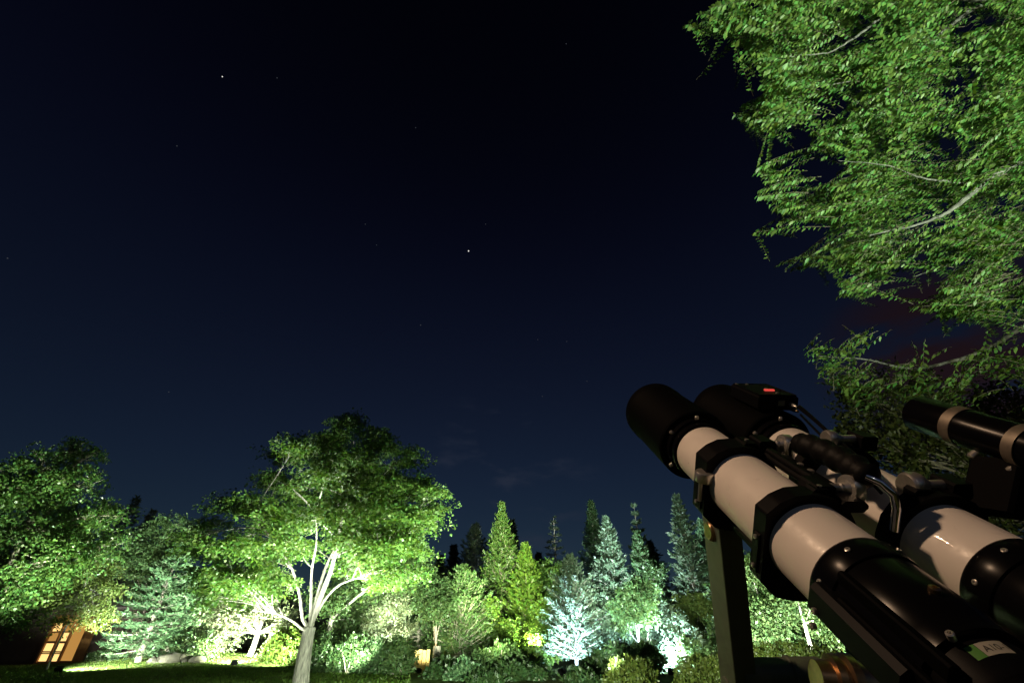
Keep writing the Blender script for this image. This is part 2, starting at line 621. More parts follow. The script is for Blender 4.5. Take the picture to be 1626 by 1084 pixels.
def grass():
    N = 70000
    Y = rng.uniform(19, 34, N)
    X = rng.uniform(-1.12, -0.18, N) * Y
    P = np.stack([X, Y, gz(X, Y) - 0.01], -1)
    u = nrm(np.stack([rng.normal(0, .45, N), rng.normal(0, .45, N), np.ones(N)], -1))
    tag(leaf_cloud('grass', P, u, rdir(N), rng.uniform(.04, .10, N), .02, M['lime'], None, 'stuff'), 'short mown grass of the lawn in lamp light')


grass()


# ------------------------------------------------------------------ trees
def lobes3d(lobes, Y, depth_spread=0.8, seed=1):
    """outline lobes seen in the photo -> balls of foliage in space, spread in depth"""
    r = np.random.default_rng(seed)
    out_ = []
    for L in lobes:
        px, py, rp = L[:3]
        dY = L[3] if len(L) > 3 else r.uniform(-1, 1) * depth_spread
        c = at(px, py, Y + dY)
        zc = (c - CAM) @ FW
        out_.append((c, rp / FPX * zc))
    return out_


def broadleaf(name, label, cat, base, lobes, nleaf, leafL, leafW, lmat, bmat, trunk_r, fork=None, stems=None, flat=0.55,
              spray_r=0.55, group=None, limbs_as_parts=False, detailed=False, tilt=0.35, limb_r=0.35, per=55, squash=.85):
    """trunk, curved limbs to every lobe, flat leaf sprays through each lobe"""
    root = thing(name, base, label, cat, group)
    if fork is None:
        fork = base + np.array([0, 0, 1.2])
    tb = MB()
    k = 7
    tb.tube(bez(base - [0, 0, 0.15], (base + fork) / 2 + rng.normal(0, .05, 3), fork, k), np.linspace(trunk_r * 1.12, trunk_r * 0.8, k) * (1 + 0.15 * np.exp(-np.arange(k) * 1.3)), 9)
    starts = [fork]
    if stems:
        for s in stems:
            pts = np.array([fork - (fork - base) * 0.02] + list(s['pts']))
            t = np.linspace(0, 1, len(pts))
            tt = np.linspace(0, 1, len(pts) * 4)
            fine = np.stack([np.interp(tt, t, pts[:, i]) for i in range(3)], -1)
            for _ in range(3):
                fine[1:-1] = 0.5 * fine[1:-1] + 0.25 * (fine[:-2] + fine[2:])
            tb.tube(fine, np.linspace(s['r0'], s['r1'], len(fine)), 8)
            starts += list(fine[len(fine) // 2:])
    tb.build('trunk', bmat, root)
    starts = np.array(starts)
    lb = MB()
    tot = sum(r ** 2 for _, r in lobes)
    Ps, us, ns = [], [], []
    for c, r in lobes:
        dd = np.linalg.norm(starts - c, axis=1) + np.where(starts[:, 2] > c[2] + 0.3, 5.0, 0)
        near = np.argsort(dd)[:8]
        near = near[dd[near] < dd[near[0]] + .9]
        s = starts[near[rng.integers(0, len(near))]]
        mid = (s + c) / 2 + np.array([0, 0, 0.12 * np.linalg.norm(c - s)]) + rng.normal(0, .10 * r + .02, 3)
        br = bez(s, mid, c, 7)
        r0 = trunk_r * limb_r * min(1.0, 0.5 + r)
        b = MB() if limbs_as_parts else lb
        b.tube(br, np.linspace(r0, r0 * 0.3, 7), 6)
        if limbs_as_parts:
            b.build('branch', bmat, root)
        nl = nleaf * r ** 2 / tot
        nsp = max(3, int(nl / per))
        d = rdir(nsp)
        rad = r * rng.uniform(0.35, 1.0, nsp) ** 0.6
        C = c + d * rad[:, None] * np.array([1, 1, squash])
        for cc in C[:: max(1, nsp // 14)]:
            q = br[rng.integers(4, 7)]
            lb.tube(bez(q, (q + cc) / 2 + rng.normal(0, .06 * r, 3), cc, 4), np.linspace(r0 * .25, r0 * .08, 4), 3, False)
        out_dir = nrm(C - c)
        N = nrm(np.array([0, 0, 1.0]) * flat + 0.5 * out_dir * (1 - flat) + rng.normal(0, tilt * .6, (nsp, 3)))
        rep = rng.integers(int(per * .5), int(per * 1.5), nsp)
        idx = np.repeat(np.arange(nsp), rep)
        m = len(idx)
        n_ = N[idx]
        e1 = nrm(np.cross(n_, out_dir[idx] + 0.01))
        e2 = np.cross(n_, e1)
        sr = spray_r * rng.uniform(.5, 1.2, nsp)[idx]
        q_, w_ = np.sqrt(rng.uniform(0, 1, m)), rng.uniform(0, 2 * np.pi, m)
        a = q_ * np.cos(w_) * sr * .85
        bb = q_ * np.sin(w_) * sr * 1.1
        hh = rng.normal(0, .10, m) * sr - 0.30 * (a * a + bb * bb) / (sr + .01)
        Ps.append(C[idx] + e1 * a[:, None] + e2 * bb[:, None] + n_ * hh[:, None])
        us.append(nrm(e2 * np.sign(bb)[:, None] * .5 + rng.normal(0, .5, (m, 3)) + np.array([0, 0, -.25])))
        ns.append(nrm(n_ + rng.normal(0, tilt, (m, 3))))
    if lb.n:
        lb.build('twigs', bmat, root)
    P = np.concatenate(Ps)
    sz = rng.uniform(.65, 1.25, len(P))
    leaf_cloud('crown', P, np.concatenate(us), np.concatenate(ns), leafL * sz, leafW * sz, lmat, root, detailed=detailed)
    return root


def conifer(name, label, cat, base, top, rad, lmat, nb=170, per=46, needle=(0.26, 0.07), droop=-0.25, low=0.06, power=0.9, dens_top=1.0,
            trunk_r=0.16, group=None, upturn=0.25, bare=0.0, gap=0.0, columnar=0.0, bark='bark'):
    """straight trunk, whorls of branches, needle sprays along each"""
    root = thing(name, base, label, cat, group)
    axis = top - base
    h = np.linalg.norm(axis)
    tb = MB()
    tb.tube(np.linspace(base - [0, 0, .1], top, 9), np.linspace(trunk_r, trunk_r * .1, 9), 8)
    tb.build('trunk', M[bark], root)
    lb = MB()
    tt = low + (1 - low) * (np.arange(nb) + rng.uniform(0, 1, nb)) / nb
    if gap:
        tt = low + (1 - low) * (np.round((tt - low) / (1 - low) / gap) * gap + rng.normal(0, gap * .10, nb))
        tt = np.clip(tt, low, .995)
    prof = (1 - tt) ** power
    if columnar:
        prof = prof * (1 - columnar) + columnar * np.minimum(1, (1 - tt) * 2.0) * np.minimum(1, .45 + tt * 2)
    ln = rad * prof * rng.uniform(.6, 1.12, nb) + 0.04
    az = np.arange(nb) * 2.39996 + rng.normal(0, .35, nb)
    Ps, us, ns = [], [], []
    for i in range(nb):
        o = base + axis * tt[i]
        hd = np.array([math.cos(az[i]), math.sin(az[i]), 0])
        sl = droop * (1 - tt[i]) + upturn * tt[i] * 2
        tip = o + hd * ln[i] + np.array([0, 0, sl * ln[i]])
        mid = (o + tip) / 2 + np.array([0, 0, -0.08 * ln[i] * (1 if sl < 0 else .5)])
        k = 6
        pts = bez(o, mid, tip, k)
        lb.tube(pts, np.linspace(.012 + .012 * ln[i], .004, k), 3, False)
        m = max(6, int(per * (.35 + ln[i] / rad)))
        s = bare + (1 - bare) * rng.uniform(0, 1, m) ** .75
        j = np.clip((s * (k - 1)).astype(int), 0, k - 2)
        fr = s * (k - 1) - j
        c = pts[j] * (1 - fr)[:, None] + pts[j + 1] * fr[:, None]
        tg = nrm(pts[j + 1] - pts[j])
        side = nrm(np.cross(tg, [0, 0, 1.0]))
        sg = rng.choice([-1, 1], m)
        fan = (1 - s) * ln[i] * .42 * rng.uniform(0, 1, m)
        P = c + side * (sg * fan)[:, None] + tg * (fan * .5)[:, None] + rng.normal(0, .035, (m, 3)) + np.array([0, 0, -1.0]) * (fan * .25)[:, None]
        u = nrm(tg * .8 + side * sg[:, None] * rng.uniform(.2, .9, m)[:, None] + rng.normal(0, .30, (m, 3)) + np.array([0, 0, .10]))
        Ps.append(P)
        us.append(u)
        ns.append(nrm(np.array([0, 0, 1.0]) + rng.normal(0, .5, (m, 3))))
    lb.build('branches', M['bark'], root)
    P = np.concatenate(Ps)
    z = rng.uniform(.6, 1.25, len(P))
    leaf_cloud('crown', P, np.concatenate(us), np.concatenate(ns), needle[0] * z, needle[1] * z, lmat, root)
    return root


def shrub(name, label, base_c, lobes, nleaf, leafL, leafW, lmat, cat='shrub', group=None, shell=0.75, up=0.3):
    """leafy mound: stems from the ground and leaves near the surface of its lobes"""
    b0 = np.array([base_c[0], base_c[1], float(gz(base_c[0], base_c[1]))])
    root = thing(name, b0, label, cat, group)
    sb = MB()
    tot = sum(r ** 2 for _, r in lobes)
    Ps, us, ns = [], [], []
    for c, r in lobes:
        g = np.array([c[0] + rng.normal(0, .1), c[1] + rng.normal(0, .1), float(gz(c[0], c[1])) - .05])
        for q in range(3):
            e = c + rng.normal(0, r * .4, 3)
            sb.tube(bez(g, (g + e) / 2 + rng.normal(0, .1 * r, 3), e, 5), np.linspace(.03, .008, 5), 4, False)
        m = int(nleaf * r ** 2 / tot)
        d = rdir(m)
        # lumpy surface
        bump = 1 + .16 * np.sin(d[:, 0] * 7 + c[0] * 3) * np.sin(d[:, 1] * 6 + c[1]) + .12 * np.sin(d[:, 2] * 9 + c[2] * 5)
        rad = r * bump * rng.uniform(shell, 1.04, m)
        if shell < .85:
            lob = .72 + .5 * np.abs(np.sin(d[:, 0] * 4.3 + c[0] * 2) * np.sin(d[:, 1] * 5.1 + c[1]) + .6 * np.sin(d[:, 2] * 6 + c[0]))
            rad = rad * np.clip(lob, .6, 1.5)
            sh_ = rdir(26)
            sh_[:, 2] = np.abs(sh_[:, 2]) * .9 + .2
            k_ = rng.integers(0, 26, m)
            on = rng.uniform(0, 1, m) < .45
            ext = r * rng.uniform(.5, 1.0, m) * rng.uniform(1.0, 1.75, 26)[k_]
            d = np.where(on[:, None], nrm(sh_[k_] + rng.normal(0, .09, (m, 3))), d)
            rad = np.where(on, ext, rad)
        P = c + d * rad[:, None]
        ok = P[:, 2] > gz(P[:, 0], P[:, 1]) - .05
        P, d = P[ok], d[ok]
        Ps.append(P)
        us.append(nrm(d * .6 + rng.normal(0, .6, P.shape) + np.array([0, 0, up])))
        ns.append(nrm(d + rng.normal(0, .5, P.shape)))
    sb.build('stems', M['bark'], root)
    P = np.concatenate(Ps)
    z = rng.uniform(.6, 1.25, len(P))
    leaf_cloud('foliage', P, np.concatenate(us), np.concatenate(ns), leafL * z, leafW * z, lmat, root)
    return root


def pts(Y, *pp):
    return [at(x, y, Y) for x, y in pp]


# --- far left: tall broadleaf, young tree, house
broadleaf('broadleaf_tree', 'tall broad-leaved tree at far left edge lit from beneath', 'tree', onground(-45, 1058, 24.5),
          lobes3d([(12, 775, 48), (66, 748, 44), (112, 716, 24), (140, 722, 18), (122, 770, 36), (62, 820, 52), (128, 832, 46), (172, 818, 26), (8, 860, 50),
                   (88, 888, 48), (18, 935, 46), (160, 868, 30), (-45, 800, 60), (-50, 880, 60), (30, 978, 26), (48, 950, 34), (-20, 965, 40), (105, 850, 40, 2.2), (40, 900, 55, 2.6), (60, 780, 40, 2.4)], 24.5, 1.8, 3),
          62000, .145, .10, M['broad'], M['bark'], .30, fork=at(-20, 960, 24.5), spray_r=.65, tilt=.45, per=46,
          stems=[dict(pts=pts(24.5, (15, 900), (50, 820), (90, 740)), r0=.16, r1=.04)])
broadleaf('young_tree', 'slender young tree with thin pale trunk before the house door', 'tree', onground(76, 1058, 25.6),
          lobes3d([(112, 928, 28), (150, 938, 28), (84, 950, 24), (168, 968, 20), (120, 962, 24), (182, 935, 16), (136, 902, 30), (96, 985, 18), (150, 985, 14), (170, 900, 20)], 25.6, .9, 5),
          12000, .13, .055, M['young'], M['palebark'], .042, fork=at(124, 958, 25.6), spray_r=.5, limb_r=.4,
          stems=[dict(pts=pts(25.6, (132, 935), (145, 900)), r0=.04, r1=.015)])

# --- left: dark conifers behind, light tree, silver spruces, glaring tree
DARKG = 'dark conifers behind the lit garden'
for px, py, Y, r, w in ((218, 790, 46, 2.6, 'broad dark conifer towering behind the silvery spruces'), (243, 812, 47, 2.3, 'lower dark conifer just right of the broad dark one')):
    b = onground(px - 90, 1040, Y)
    t = at(px, py, Y)
    b[0] = t[0]
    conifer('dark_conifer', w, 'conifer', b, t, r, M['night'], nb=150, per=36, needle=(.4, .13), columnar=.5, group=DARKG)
broadleaf('light_tree', 'light green broad-leaved tree behind the silvery spruces', 'tree', onground(214, 1045, 31.0),
          lobes3d([(232, 862, 28), (272, 838, 28), (212, 900, 26), (262, 886, 32), (240, 930, 30), (290, 860, 26), (225, 880, 22), (315, 850, 22)], 31.0, 1.0, 6),
          17000, .15, .10, M['light'], M['bark'], .07, fork=at(232, 960, 31.0), spray_r=.6)
for bx, tx, ty, Y, r, w in ((207, 288, 866, 29.4, 2.6, 'large silvery spruce on the mound left of the lamp'), (256, 312, 905, 30.5, 2.4, 'smaller silvery spruce tucked behind the rocks')):
    t = at(tx, ty, Y)
    b = onground(bx, 1045, Y)
    b[0] = t[0]
    conifer('silver_spruce', w, 'spruce', b, t, r, M['spruce'], nb=190, per=74, needle=(.26, .075), droop=-.18, upturn=.2, low=.10, gap=.075, trunk_r=.17, power=.75,
            group='silvery spruces on the mound')
broadleaf('pine_tree', 'spreading pale tree glaring white in the lamp beam', 'tree', onground(396, 1040, 32.0),
          lobes3d([(325, 985, 30), (365, 958, 30), (340, 1012, 24), (420, 962, 30), (300, 1012, 22), (452, 985, 24), (390, 928, 28), (350, 918, 28), (440, 1008, 20), (310, 940, 28), (385, 985, 24), (430, 925, 28), (300, 970, 20)], 32.0, 1.5, 8),
          21000, .20, .075, M['silver'], M['palebark'], .17, fork=at(410, 1005, 32.0), spray_r=.7, limb_r=.45)
shrub('low_shrub', 'bright leafy shrub beside the foot of the maple', at(455, 1040, 30), lobes3d([(440, 1035, 18), (466, 1038, 20), (455, 1018, 14), (492, 1034, 16)], 30, .4, 9), 7000, .16, .09, M['lime'])
shrub('low_shrub', 'pale shrub on the mound between rocks and lamp', at(310, 1030, 30), lobes3d([(300, 1030, 18), (325, 1035, 16), (287, 1020, 14)], 30, .4, 10), 4000, .16, .08, M['light'])

# --- the big maple
MY = 17.5
mb = onground(478, 1090, MY)
mlobes = [(560, 680, 32), (520, 700, 34), (600, 695, 34), (640, 725, 36), (480, 715, 28), (440, 725, 26), (560, 730, 48), (660, 770, 34), (692, 800, 24), (680, 830, 18),
          (430, 760, 26), (490, 775, 44), (610, 770, 48), (360, 800, 26), (400, 805, 34), (340, 835, 30), (450, 830, 42), (540, 815, 48), (640, 820, 44), (375, 860, 34),
          (330, 880, 26), (420, 890, 36), (590, 860, 46), (650, 870, 34), (350, 925, 28), (400, 935, 26), (310, 855, 20), (560, 900, 34), (620, 910, 34), (660, 915, 18), (480, 870, 32), (440, 940, 18), (335, 955, 18), (385, 960, 14)]
ml = []
_r = np.random.default_rng(11)
cc = at(530, 800, MY)
for px, py, rp in mlobes:
    c = at(px, py, MY)
    off = math.hypot(c[0] - cc[0], (c[2] - cc[2]) * 1.2)
    span = math.sqrt(max(0.3, 3.6 ** 2 - min(off, 3.4) ** 2)) * .85
    ml.append((px, py, rp * .95, _r.uniform(-.75, 1) * span))
for px, py, rp in mlobes[::2] + mlobes[1::3]:
    c = at(px, py, MY)
    ml.append((px + _r.uniform(-14, 14), py + _r.uniform(-16, 12), rp * .8, _r.uniform(-2.6, 1.4)))
for px, py, rp, dy in ((540, 760, 45, 2.8), (590, 800, 50, 3.0), (480, 800, 45, 2.6), (630, 850, 40, 2.4), (560, 850, 40, 3.2),
                       (520, 740, 40, -2.6), (570, 760, 42, -2.9), (535, 800, 40, -3.2), (590, 820, 42, -2.8), (490, 820, 38, -2.9), (545, 855, 36, -2.7), (610, 770, 40, -2.4), (450, 860, 36, -2.6),
                       (400, 870, 36, -2.0), (360, 895, 34, -1.2), (340, 930, 26, -.8), (390, 925, 30, -1.6), (435, 915, 28, -2.0), (620, 870, 38, -2.3), (650, 840, 34, -1.6), (640, 905, 28, -1.4), (590, 890, 26, -2.2),
                       (325, 905, 26, .6), (310, 870, 22, .4), (690, 815, 24, -.5)):
    ml.append((px, py, rp, dy))
maple_fork = at(492, 995, MY)
maple = broadleaf('maple_tree', 'big spreading maple with pale forked trunk in middle of lawn', 'tree', mb,
                  lobes3d(ml, MY, 0), 98000, .105, .085, M['maple'], M['palebark'], .225, fork=maple_fork, limb_r=.10, spray_r=.55, limbs_as_parts=True, per=62, tilt=.30, flat=.88, squash=.45,
                  stems=[dict(pts=[at(512, 940, MY), at(528, 900, MY - .1), at(540, 840, MY - .2), at(552, 770, MY), at(560, 710, MY)], r0=0.102, r1=.02),
                         dict(pts=[at(505, 940, MY + .1), at(520, 890, MY + .4), at(545, 850, MY + .6), at(590, 780, MY + 1.0)], r0=0.074, r1=.02),
                         dict(pts=[at(494, 960, MY), at(494, 905, MY + .1), at(504, 860, MY - .3), at(500, 800, MY - .4)], r0=0.061, r1=.018),
                         dict(pts=[at(480, 985, MY - .1), at(476, 940, MY - .2), at(462, 895, MY - .5), at(430, 850, MY - .8), at(395, 820, MY - 1)], r0=0.061, r1=.018),
                         dict(pts=[at(482, 1000, MY - .2), at(465, 985, MY - .6), at(440, 973, MY - .9), at(400, 968, MY - 1.2)], r0=0.049, r1=.015),
                         dict(pts=[at(515, 950, MY), at(540, 925, MY - .4), at(575, 915, MY - .6), at(620, 880, MY - .8)], r0=0.049, r1=.015)])

# --- behind the maple
broadleaf('garden_tree', 'mid green tree right behind the maple trunk', 'tree', onground(517, 1040, 25),
          lobes3d([(555, 960, 32), (600, 930, 34), (540, 1000, 26), (640, 905, 32), (515, 950, 28), (590, 985, 32), (560, 920, 32), (660, 890, 26), (610, 900, 30)], 25, 1.2, 13),
          22000, .14, .09, M['light'], M['palebark'], .13, fork=at(525, 985, 25), spray_r=.55)
broadleaf('silver_bush', 'tall pale silvery bush glowing white beside the hedge', 'bush', onground(612, 1060, 25.2),
          lobes3d([(605, 938, 16), (630, 958, 22), (600, 982, 24), (640, 990, 20), (620, 1010, 24), (642, 942, 14), (622, 975, 22), (600, 1015, 16)], 25.2, .6, 14),
          13000, .15, .05, M['silver'], M['palebark'], .07, fork=at(618, 1030, 25.2), spray_r=.4, flat=.1, tilt=.8, limb_r=.4)
conifer('narrow_conifer', 'narrow shaded conifer between silvery bush and small multi-stemmed tree', 'conifer', onground(664, 1060, 27), at(668, 905, 27), .95, M['fir'], nb=110, per=44, columnar=.5)
for i, (px, py, r, Y, mt, w) in enumerate((
        (520, 1045, 22, 24, 'dark', 'dark shrub right behind the foot of the maple trunk'), (556, 1045, 24, 23.6, 'dark', 'dark round shrub left of the silvery bush'),
        (590, 1050, 22, 23.4, 'fir', 'dull green shrub under the silvery bush'), (625, 1052, 24, 23, 'light', 'shrub with paler leaves at foot of the silvery bush'))):
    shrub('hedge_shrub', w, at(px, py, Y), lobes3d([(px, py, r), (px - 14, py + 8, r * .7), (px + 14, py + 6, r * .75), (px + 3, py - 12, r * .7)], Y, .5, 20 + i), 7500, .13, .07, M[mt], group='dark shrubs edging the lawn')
broadleaf('small_tree', 'small multi-stemmed tree standing above the yellow lamp', 'tree', onground(692, 1062, 25),
          lobes3d([(692, 930, 22), (676, 955, 18), (708, 955, 20), (690, 965, 16), (712, 935, 16), (672, 935, 14), (690, 1030, 12), (705, 1022, 14)], 25, .6, 16), 11000, .14, .08, M['light'], M['bark'], .06,
          fork=at(692, 1015, 25), spray_r=.4, limb_r=.6,
          stems=[dict(pts=pts(25, (690, 990), (684, 960)), r0=.035, r1=.015), dict(pts=pts(25, (693, 985), (697, 950)), r0=.035, r1=.015), dict(pts=pts(25, (698, 990), (708, 955)), r0=.03, r1=.012)])

# --- middle: feathery trees and tall conifers
t = at(736, 900, 26)
conifer('feathery_tree', 'feathery pointed mid green tree left of the tallest conifer', 'tree', np.array([t[0], 26.0, float(gz(t[0], 26.0))]), t, 1.95, M['light'], nb=230, per=62, needle=(.17, .06),
        droop=.35, upturn=.6, columnar=.35, power=.9, trunk_r=.09)
t = at(703, 930, 26.6)
conifer('feathery_tree', 'shorter feathery tree between the yellow lamp and the taller feathery one', 'tree', np.array([t[0], 26.6, float(gz(t[0], 26.6))]), t, 1.2, M['light'], nb=150, per=54, needle=(.17, .06),
        droop=.35, upturn=.6, columnar=.4, power=.9, trunk_r=.07)


def up_from(tx, ty, Y, lean_px=0):
    t = at(tx, ty, Y)
    return np.array([t[0], Y, float(gz(t[0], Y))]), t


b, t = up_from(797, 800, 32)
conifer('tall_conifer', 'tallest slender conifer with pointed green top in garden middle', 'conifer', b, t, 2.7, M['thuja'], nb=460, per=60, needle=(.22, .075), droop=.25, upturn=.7, columnar=.0, power=1.15, trunk_r=.2)
b, t = up_from(834, 866, 30)
conifer('bright_conifer', 'bright lime green conifer against the tallest conifer', 'conifer', b, t, 1.35, M['lime'], nb=240, per=60, needle=(.24, .09), droop=.25, upturn=.55, columnar=.5)
for px, py, Y, r, c, w in ((755, 834, 48, 2.9, .75, 'dark round-topped conifer left of the tallest conifer'), (721, 868, 50, 1.7, .1, 'small dark conifer between the maple and the round-topped one'),
                           (700, 884, 52, 1.6, .2, 'lowest dark conifer close to the maple crown'), (813, 828, 47, 1.6, .5, 'dark conifer peeping out right of the tallest conifer'),
                           (834, 872, 50, 1.8, .3, 'short dark conifer between bright conifer and lone pine'), (905, 890, 50, 2.2, .5, 'dark conifer hidden above the bluish-lit tree'),
                           (1030, 862, 50, 2.6, .6, 'dark conifer between the grey conifers'), (855, 880, 52, 1.8, .4, 'dark conifer at foot of the lone pine')):
    b, t = up_from(px, py, Y)
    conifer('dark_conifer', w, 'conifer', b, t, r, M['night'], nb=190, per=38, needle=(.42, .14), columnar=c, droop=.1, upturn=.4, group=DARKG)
b, t = up_from(879, 820, 46)
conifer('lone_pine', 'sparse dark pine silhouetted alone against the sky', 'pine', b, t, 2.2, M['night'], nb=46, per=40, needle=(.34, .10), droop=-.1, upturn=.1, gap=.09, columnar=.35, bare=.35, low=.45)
for px, py, Y, r, c, mt, nb, gp, w in ((938, 797, 42, 1.9, .55, 'fir', 330, 0, 'tall dark green conifer above the bluish-lit tree'), (962, 822, 36, 1.9, .45, 'greyfir', 330, 0, 'bushy grey-green conifer next to the tall dark green one'),
                                       (1006, 800, 40, 1.7, .1, 'greyfir', 120, .07, 'sparse-topped conifer rising behind a denser one'), (1011, 846, 36, 1.5, .5, 'fir', 270, 0, 'dense conifer in front of the sparse-topped one'),
                                       (1074, 788, 31, 1.75, .35, 'greyfir', 230, .045, 'tall silvery conifer left of the telescope mount arm'), (1112, 828, 34, 1.5, .4, 'spruce', 230, 0, 'bluish conifer half hidden by the telescope mount arm')):
    b, t = up_from(px, py, Y)
    conifer('grey_conifer', w, 'conifer', b, t, r, M[mt], nb=nb, per=58, needle=(.26, .085), droop=.1, upturn=.4, columnar=c, gap=gp, group='lit conifers behind the bluish-lit tree')
broadleaf('spreading_bush', 'bright spreading bush on the slope below the lone pine', 'bush', onground(880, 1000, 40),
          lobes3d([(862, 905, 20), (888, 905, 16), (870, 930, 18), (895, 935, 14), (855, 925, 14)], 40, 1.0, 19), 9000, .26, .16, M['lime'], M['bark'], .08, spray_r=.7, flat=.9, tilt=.25, fork=at(880, 960, 40))
broadleaf('arching_bush', 'lime bush with arching sprays left of the bluish-lit tree', 'bush', onground(872, 1040, 28),
          lobes3d([(868, 962, 14), (855, 985, 16), (878, 985, 14), (866, 1010, 18), (885, 1015, 14), (850, 1020, 14)], 28, .6, 21), 7000, .17, .08, M['lime'], M['bark'], .05, spray_r=.4, fork=at(872, 1000, 28))
t = at(905, 884, 25.2)
conifer('pale_stemmed_tree', 'conical feathery bluish-lit tree glowing white near its foot', 'tree', np.array([t[0], 25.2, float(gz(t[0], 25.2))]), t, 1.75, M['pale'], nb=230, per=58, needle=(.17, .065),
        droop=.10, upturn=.5, columnar=.45, power=.85, trunk_r=.09, low=.09, bark='palebark')
broadleaf('multi_stem_tree', 'small tree with upright pale stems left of the glaring shrub', 'tree', onground(1017, 1055, 24.5),
          lobes3d([(1000, 945, 18), (1022, 950, 18), (988, 965, 18), (1032, 932, 12), (1006, 972, 16), (1028, 975, 16), (990, 990, 14), (1010, 930, 12)], 24.5, .6, 25),
          10000, .16, .09, M['light'], M['palebark'], .06, fork=at(1014, 1020, 24.5), spray_r=.4, limb_r=.5,
          stems=[dict(pts=pts(24.5, (1009, 990), (1004, 955)), r0=.035, r1=.012), dict(pts=pts(24.5, (1014, 985), (1020, 950)), r0=.035, r1=.012)])
broadleaf('glaring_shrub', 'shrub glaring white in front of the lamp left of mount arm', 'shrub', onground(1068, 1075, 25),
          lobes3d([(1050, 972, 16), (1070, 990, 18), (1062, 1018, 18), (1080, 1035, 16), (1056, 1000, 16), (1040, 960, 12), (1072, 1055, 16), (1095, 1010, 14), (1100, 1040, 14)], 25, .7, 27),
          10000, .15, .08, M['pale'], M['bark'], .05, spray_r=.4, fork=at(1068, 1050, 25), flat=.75)

LOW = 'low shrubs along the foot of the trees'
low = [(918, 1074, 16, 23.6, 'pale', 'small shrub right under the conical bluish-lit tree'), (1060, 1070, 16, 23.6, 'pale', 'small shrub beside the flood lamp left of the mount arm'), (902, 1078, 18, 22.9, 'pale', 'shrub bathed in bluish glare in front of the conical tree'), (705, 1060, 20, 21.5, 'dark', 'dark shrub beside the stump near the yellow lamp'), (735, 1066, 22, 21, 'spruce', 'bluish shrub under the feathery tree'), (768, 1055, 24, 21.8, 'light', 'leafy shrub at foot of the feathery tree'),
       (770, 1078, 22, 20, 'dark', 'dark shrub at bottom edge under the feathery tree'), (800, 1040, 24, 22.5, 'light', 'lit green shrub under the tallest conifer'), (808, 1070, 24, 20.5, 'dark', 'dark shrub at bottom edge under the tallest conifer'),
       (842, 1042, 20, 25.5, 'lime', 'lime shrub below the bright conifer'), (848, 1075, 22, 20.5, 'dark', 'dark shrub at bottom edge left of the bluish lamp'), (962, 1050, 24, 22, 'dark', 'big-leaved dark shrub right of the bluish-lit tree'),
       (985, 1040, 24, 22.4, 'dark', 'dark shrub under the upright pale stems'), (1022, 1040, 22, 22.6, 'dark', 'dark shrub left of the glaring white shrub'), (925, 1086, 26, 20, 'dark', 'bluish shaded shrub bank at bottom edge'),
       (1095, 1030, 18, 23.5, 'light', 'pale shrub just left of the mount arm')]
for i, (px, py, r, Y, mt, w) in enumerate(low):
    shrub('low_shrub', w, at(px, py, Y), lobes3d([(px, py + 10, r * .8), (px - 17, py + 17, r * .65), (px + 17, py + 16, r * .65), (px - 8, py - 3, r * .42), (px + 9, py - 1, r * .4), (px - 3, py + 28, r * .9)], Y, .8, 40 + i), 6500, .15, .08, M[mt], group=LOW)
for px, py, r, Y, w in ((1003, 1082, 34, 18.5, 'yellowish clipped shrub dome at bottom edge'), (1118, 1078, 34, 18.5, 'yellowish clipped shrub dome beside the mount arm')):
    shrub('clipped_shrub', w, at(px, py, Y), lobes3d([(px, py, r), (px - 20, py + 12, r * .75), (px + 20, py + 12, r * .75)], Y, .3, 61), 12000, .09, .05, M['box'], shell=.9, group='clipped domes')

# --- thicket closing the gaps between the lit trees
for lobes_, Y, mt, w in (
        ([(650, 900, 26), (680, 905, 22), (660, 940, 26), (640, 960, 24), (675, 985, 24), (650, 1000, 26), (700, 985, 22), (660, 1025, 20)], 28.5, 'light', 'bushy tree between the silvery bush and the feathery tree'),
        ([(770, 985, 22), (785, 1010, 24), (765, 1030, 20), (800, 1000, 22), (815, 1025, 22), (780, 960, 14)], 27.5, 'lime', 'leafy thicket at foot of the tallest conifer'),
        ([(858, 1000, 18), (850, 1030, 20), (872, 1030, 18), (862, 965, 16), (880, 1000, 14)], 27.2, 'lime', 'lime thicket between bright conifer and bluish-lit tree'),
        ([(955, 975, 22), (970, 1000, 24), (950, 1010, 20), (985, 1020, 20), (975, 950, 18), (965, 1030, 20)], 26.6, 'greyfir', 'bluish thicket right of the bluish-lit tree'),
        ([(1040, 905, 18), (1032, 940, 20), (1048, 960, 18), (1045, 990, 18)], 33.0, 'dark', 'dark thicket left of the tall silvery conifer'),
        ([(1100, 985, 20), (1108, 1015, 20), (1092, 955, 16), (1115, 960, 16), (1125, 1040, 18)], 27.5, 'young', 'pale thicket lit beside the foot of the mount arm')):
    b = onground(lobes_[1][0], 1050, Y)
    broadleaf('thicket', w, 'thicket', b, lobes3d(lobes_, Y, 1.0, 90 + int(Y * 10)), 12000, .14, .075, M[mt], M['bark'], .045, fork=b + [0, 0, 1.0], spray_r=.42, flat=.4, tilt=.6, squash=.7, group='thickets between the lit trees')

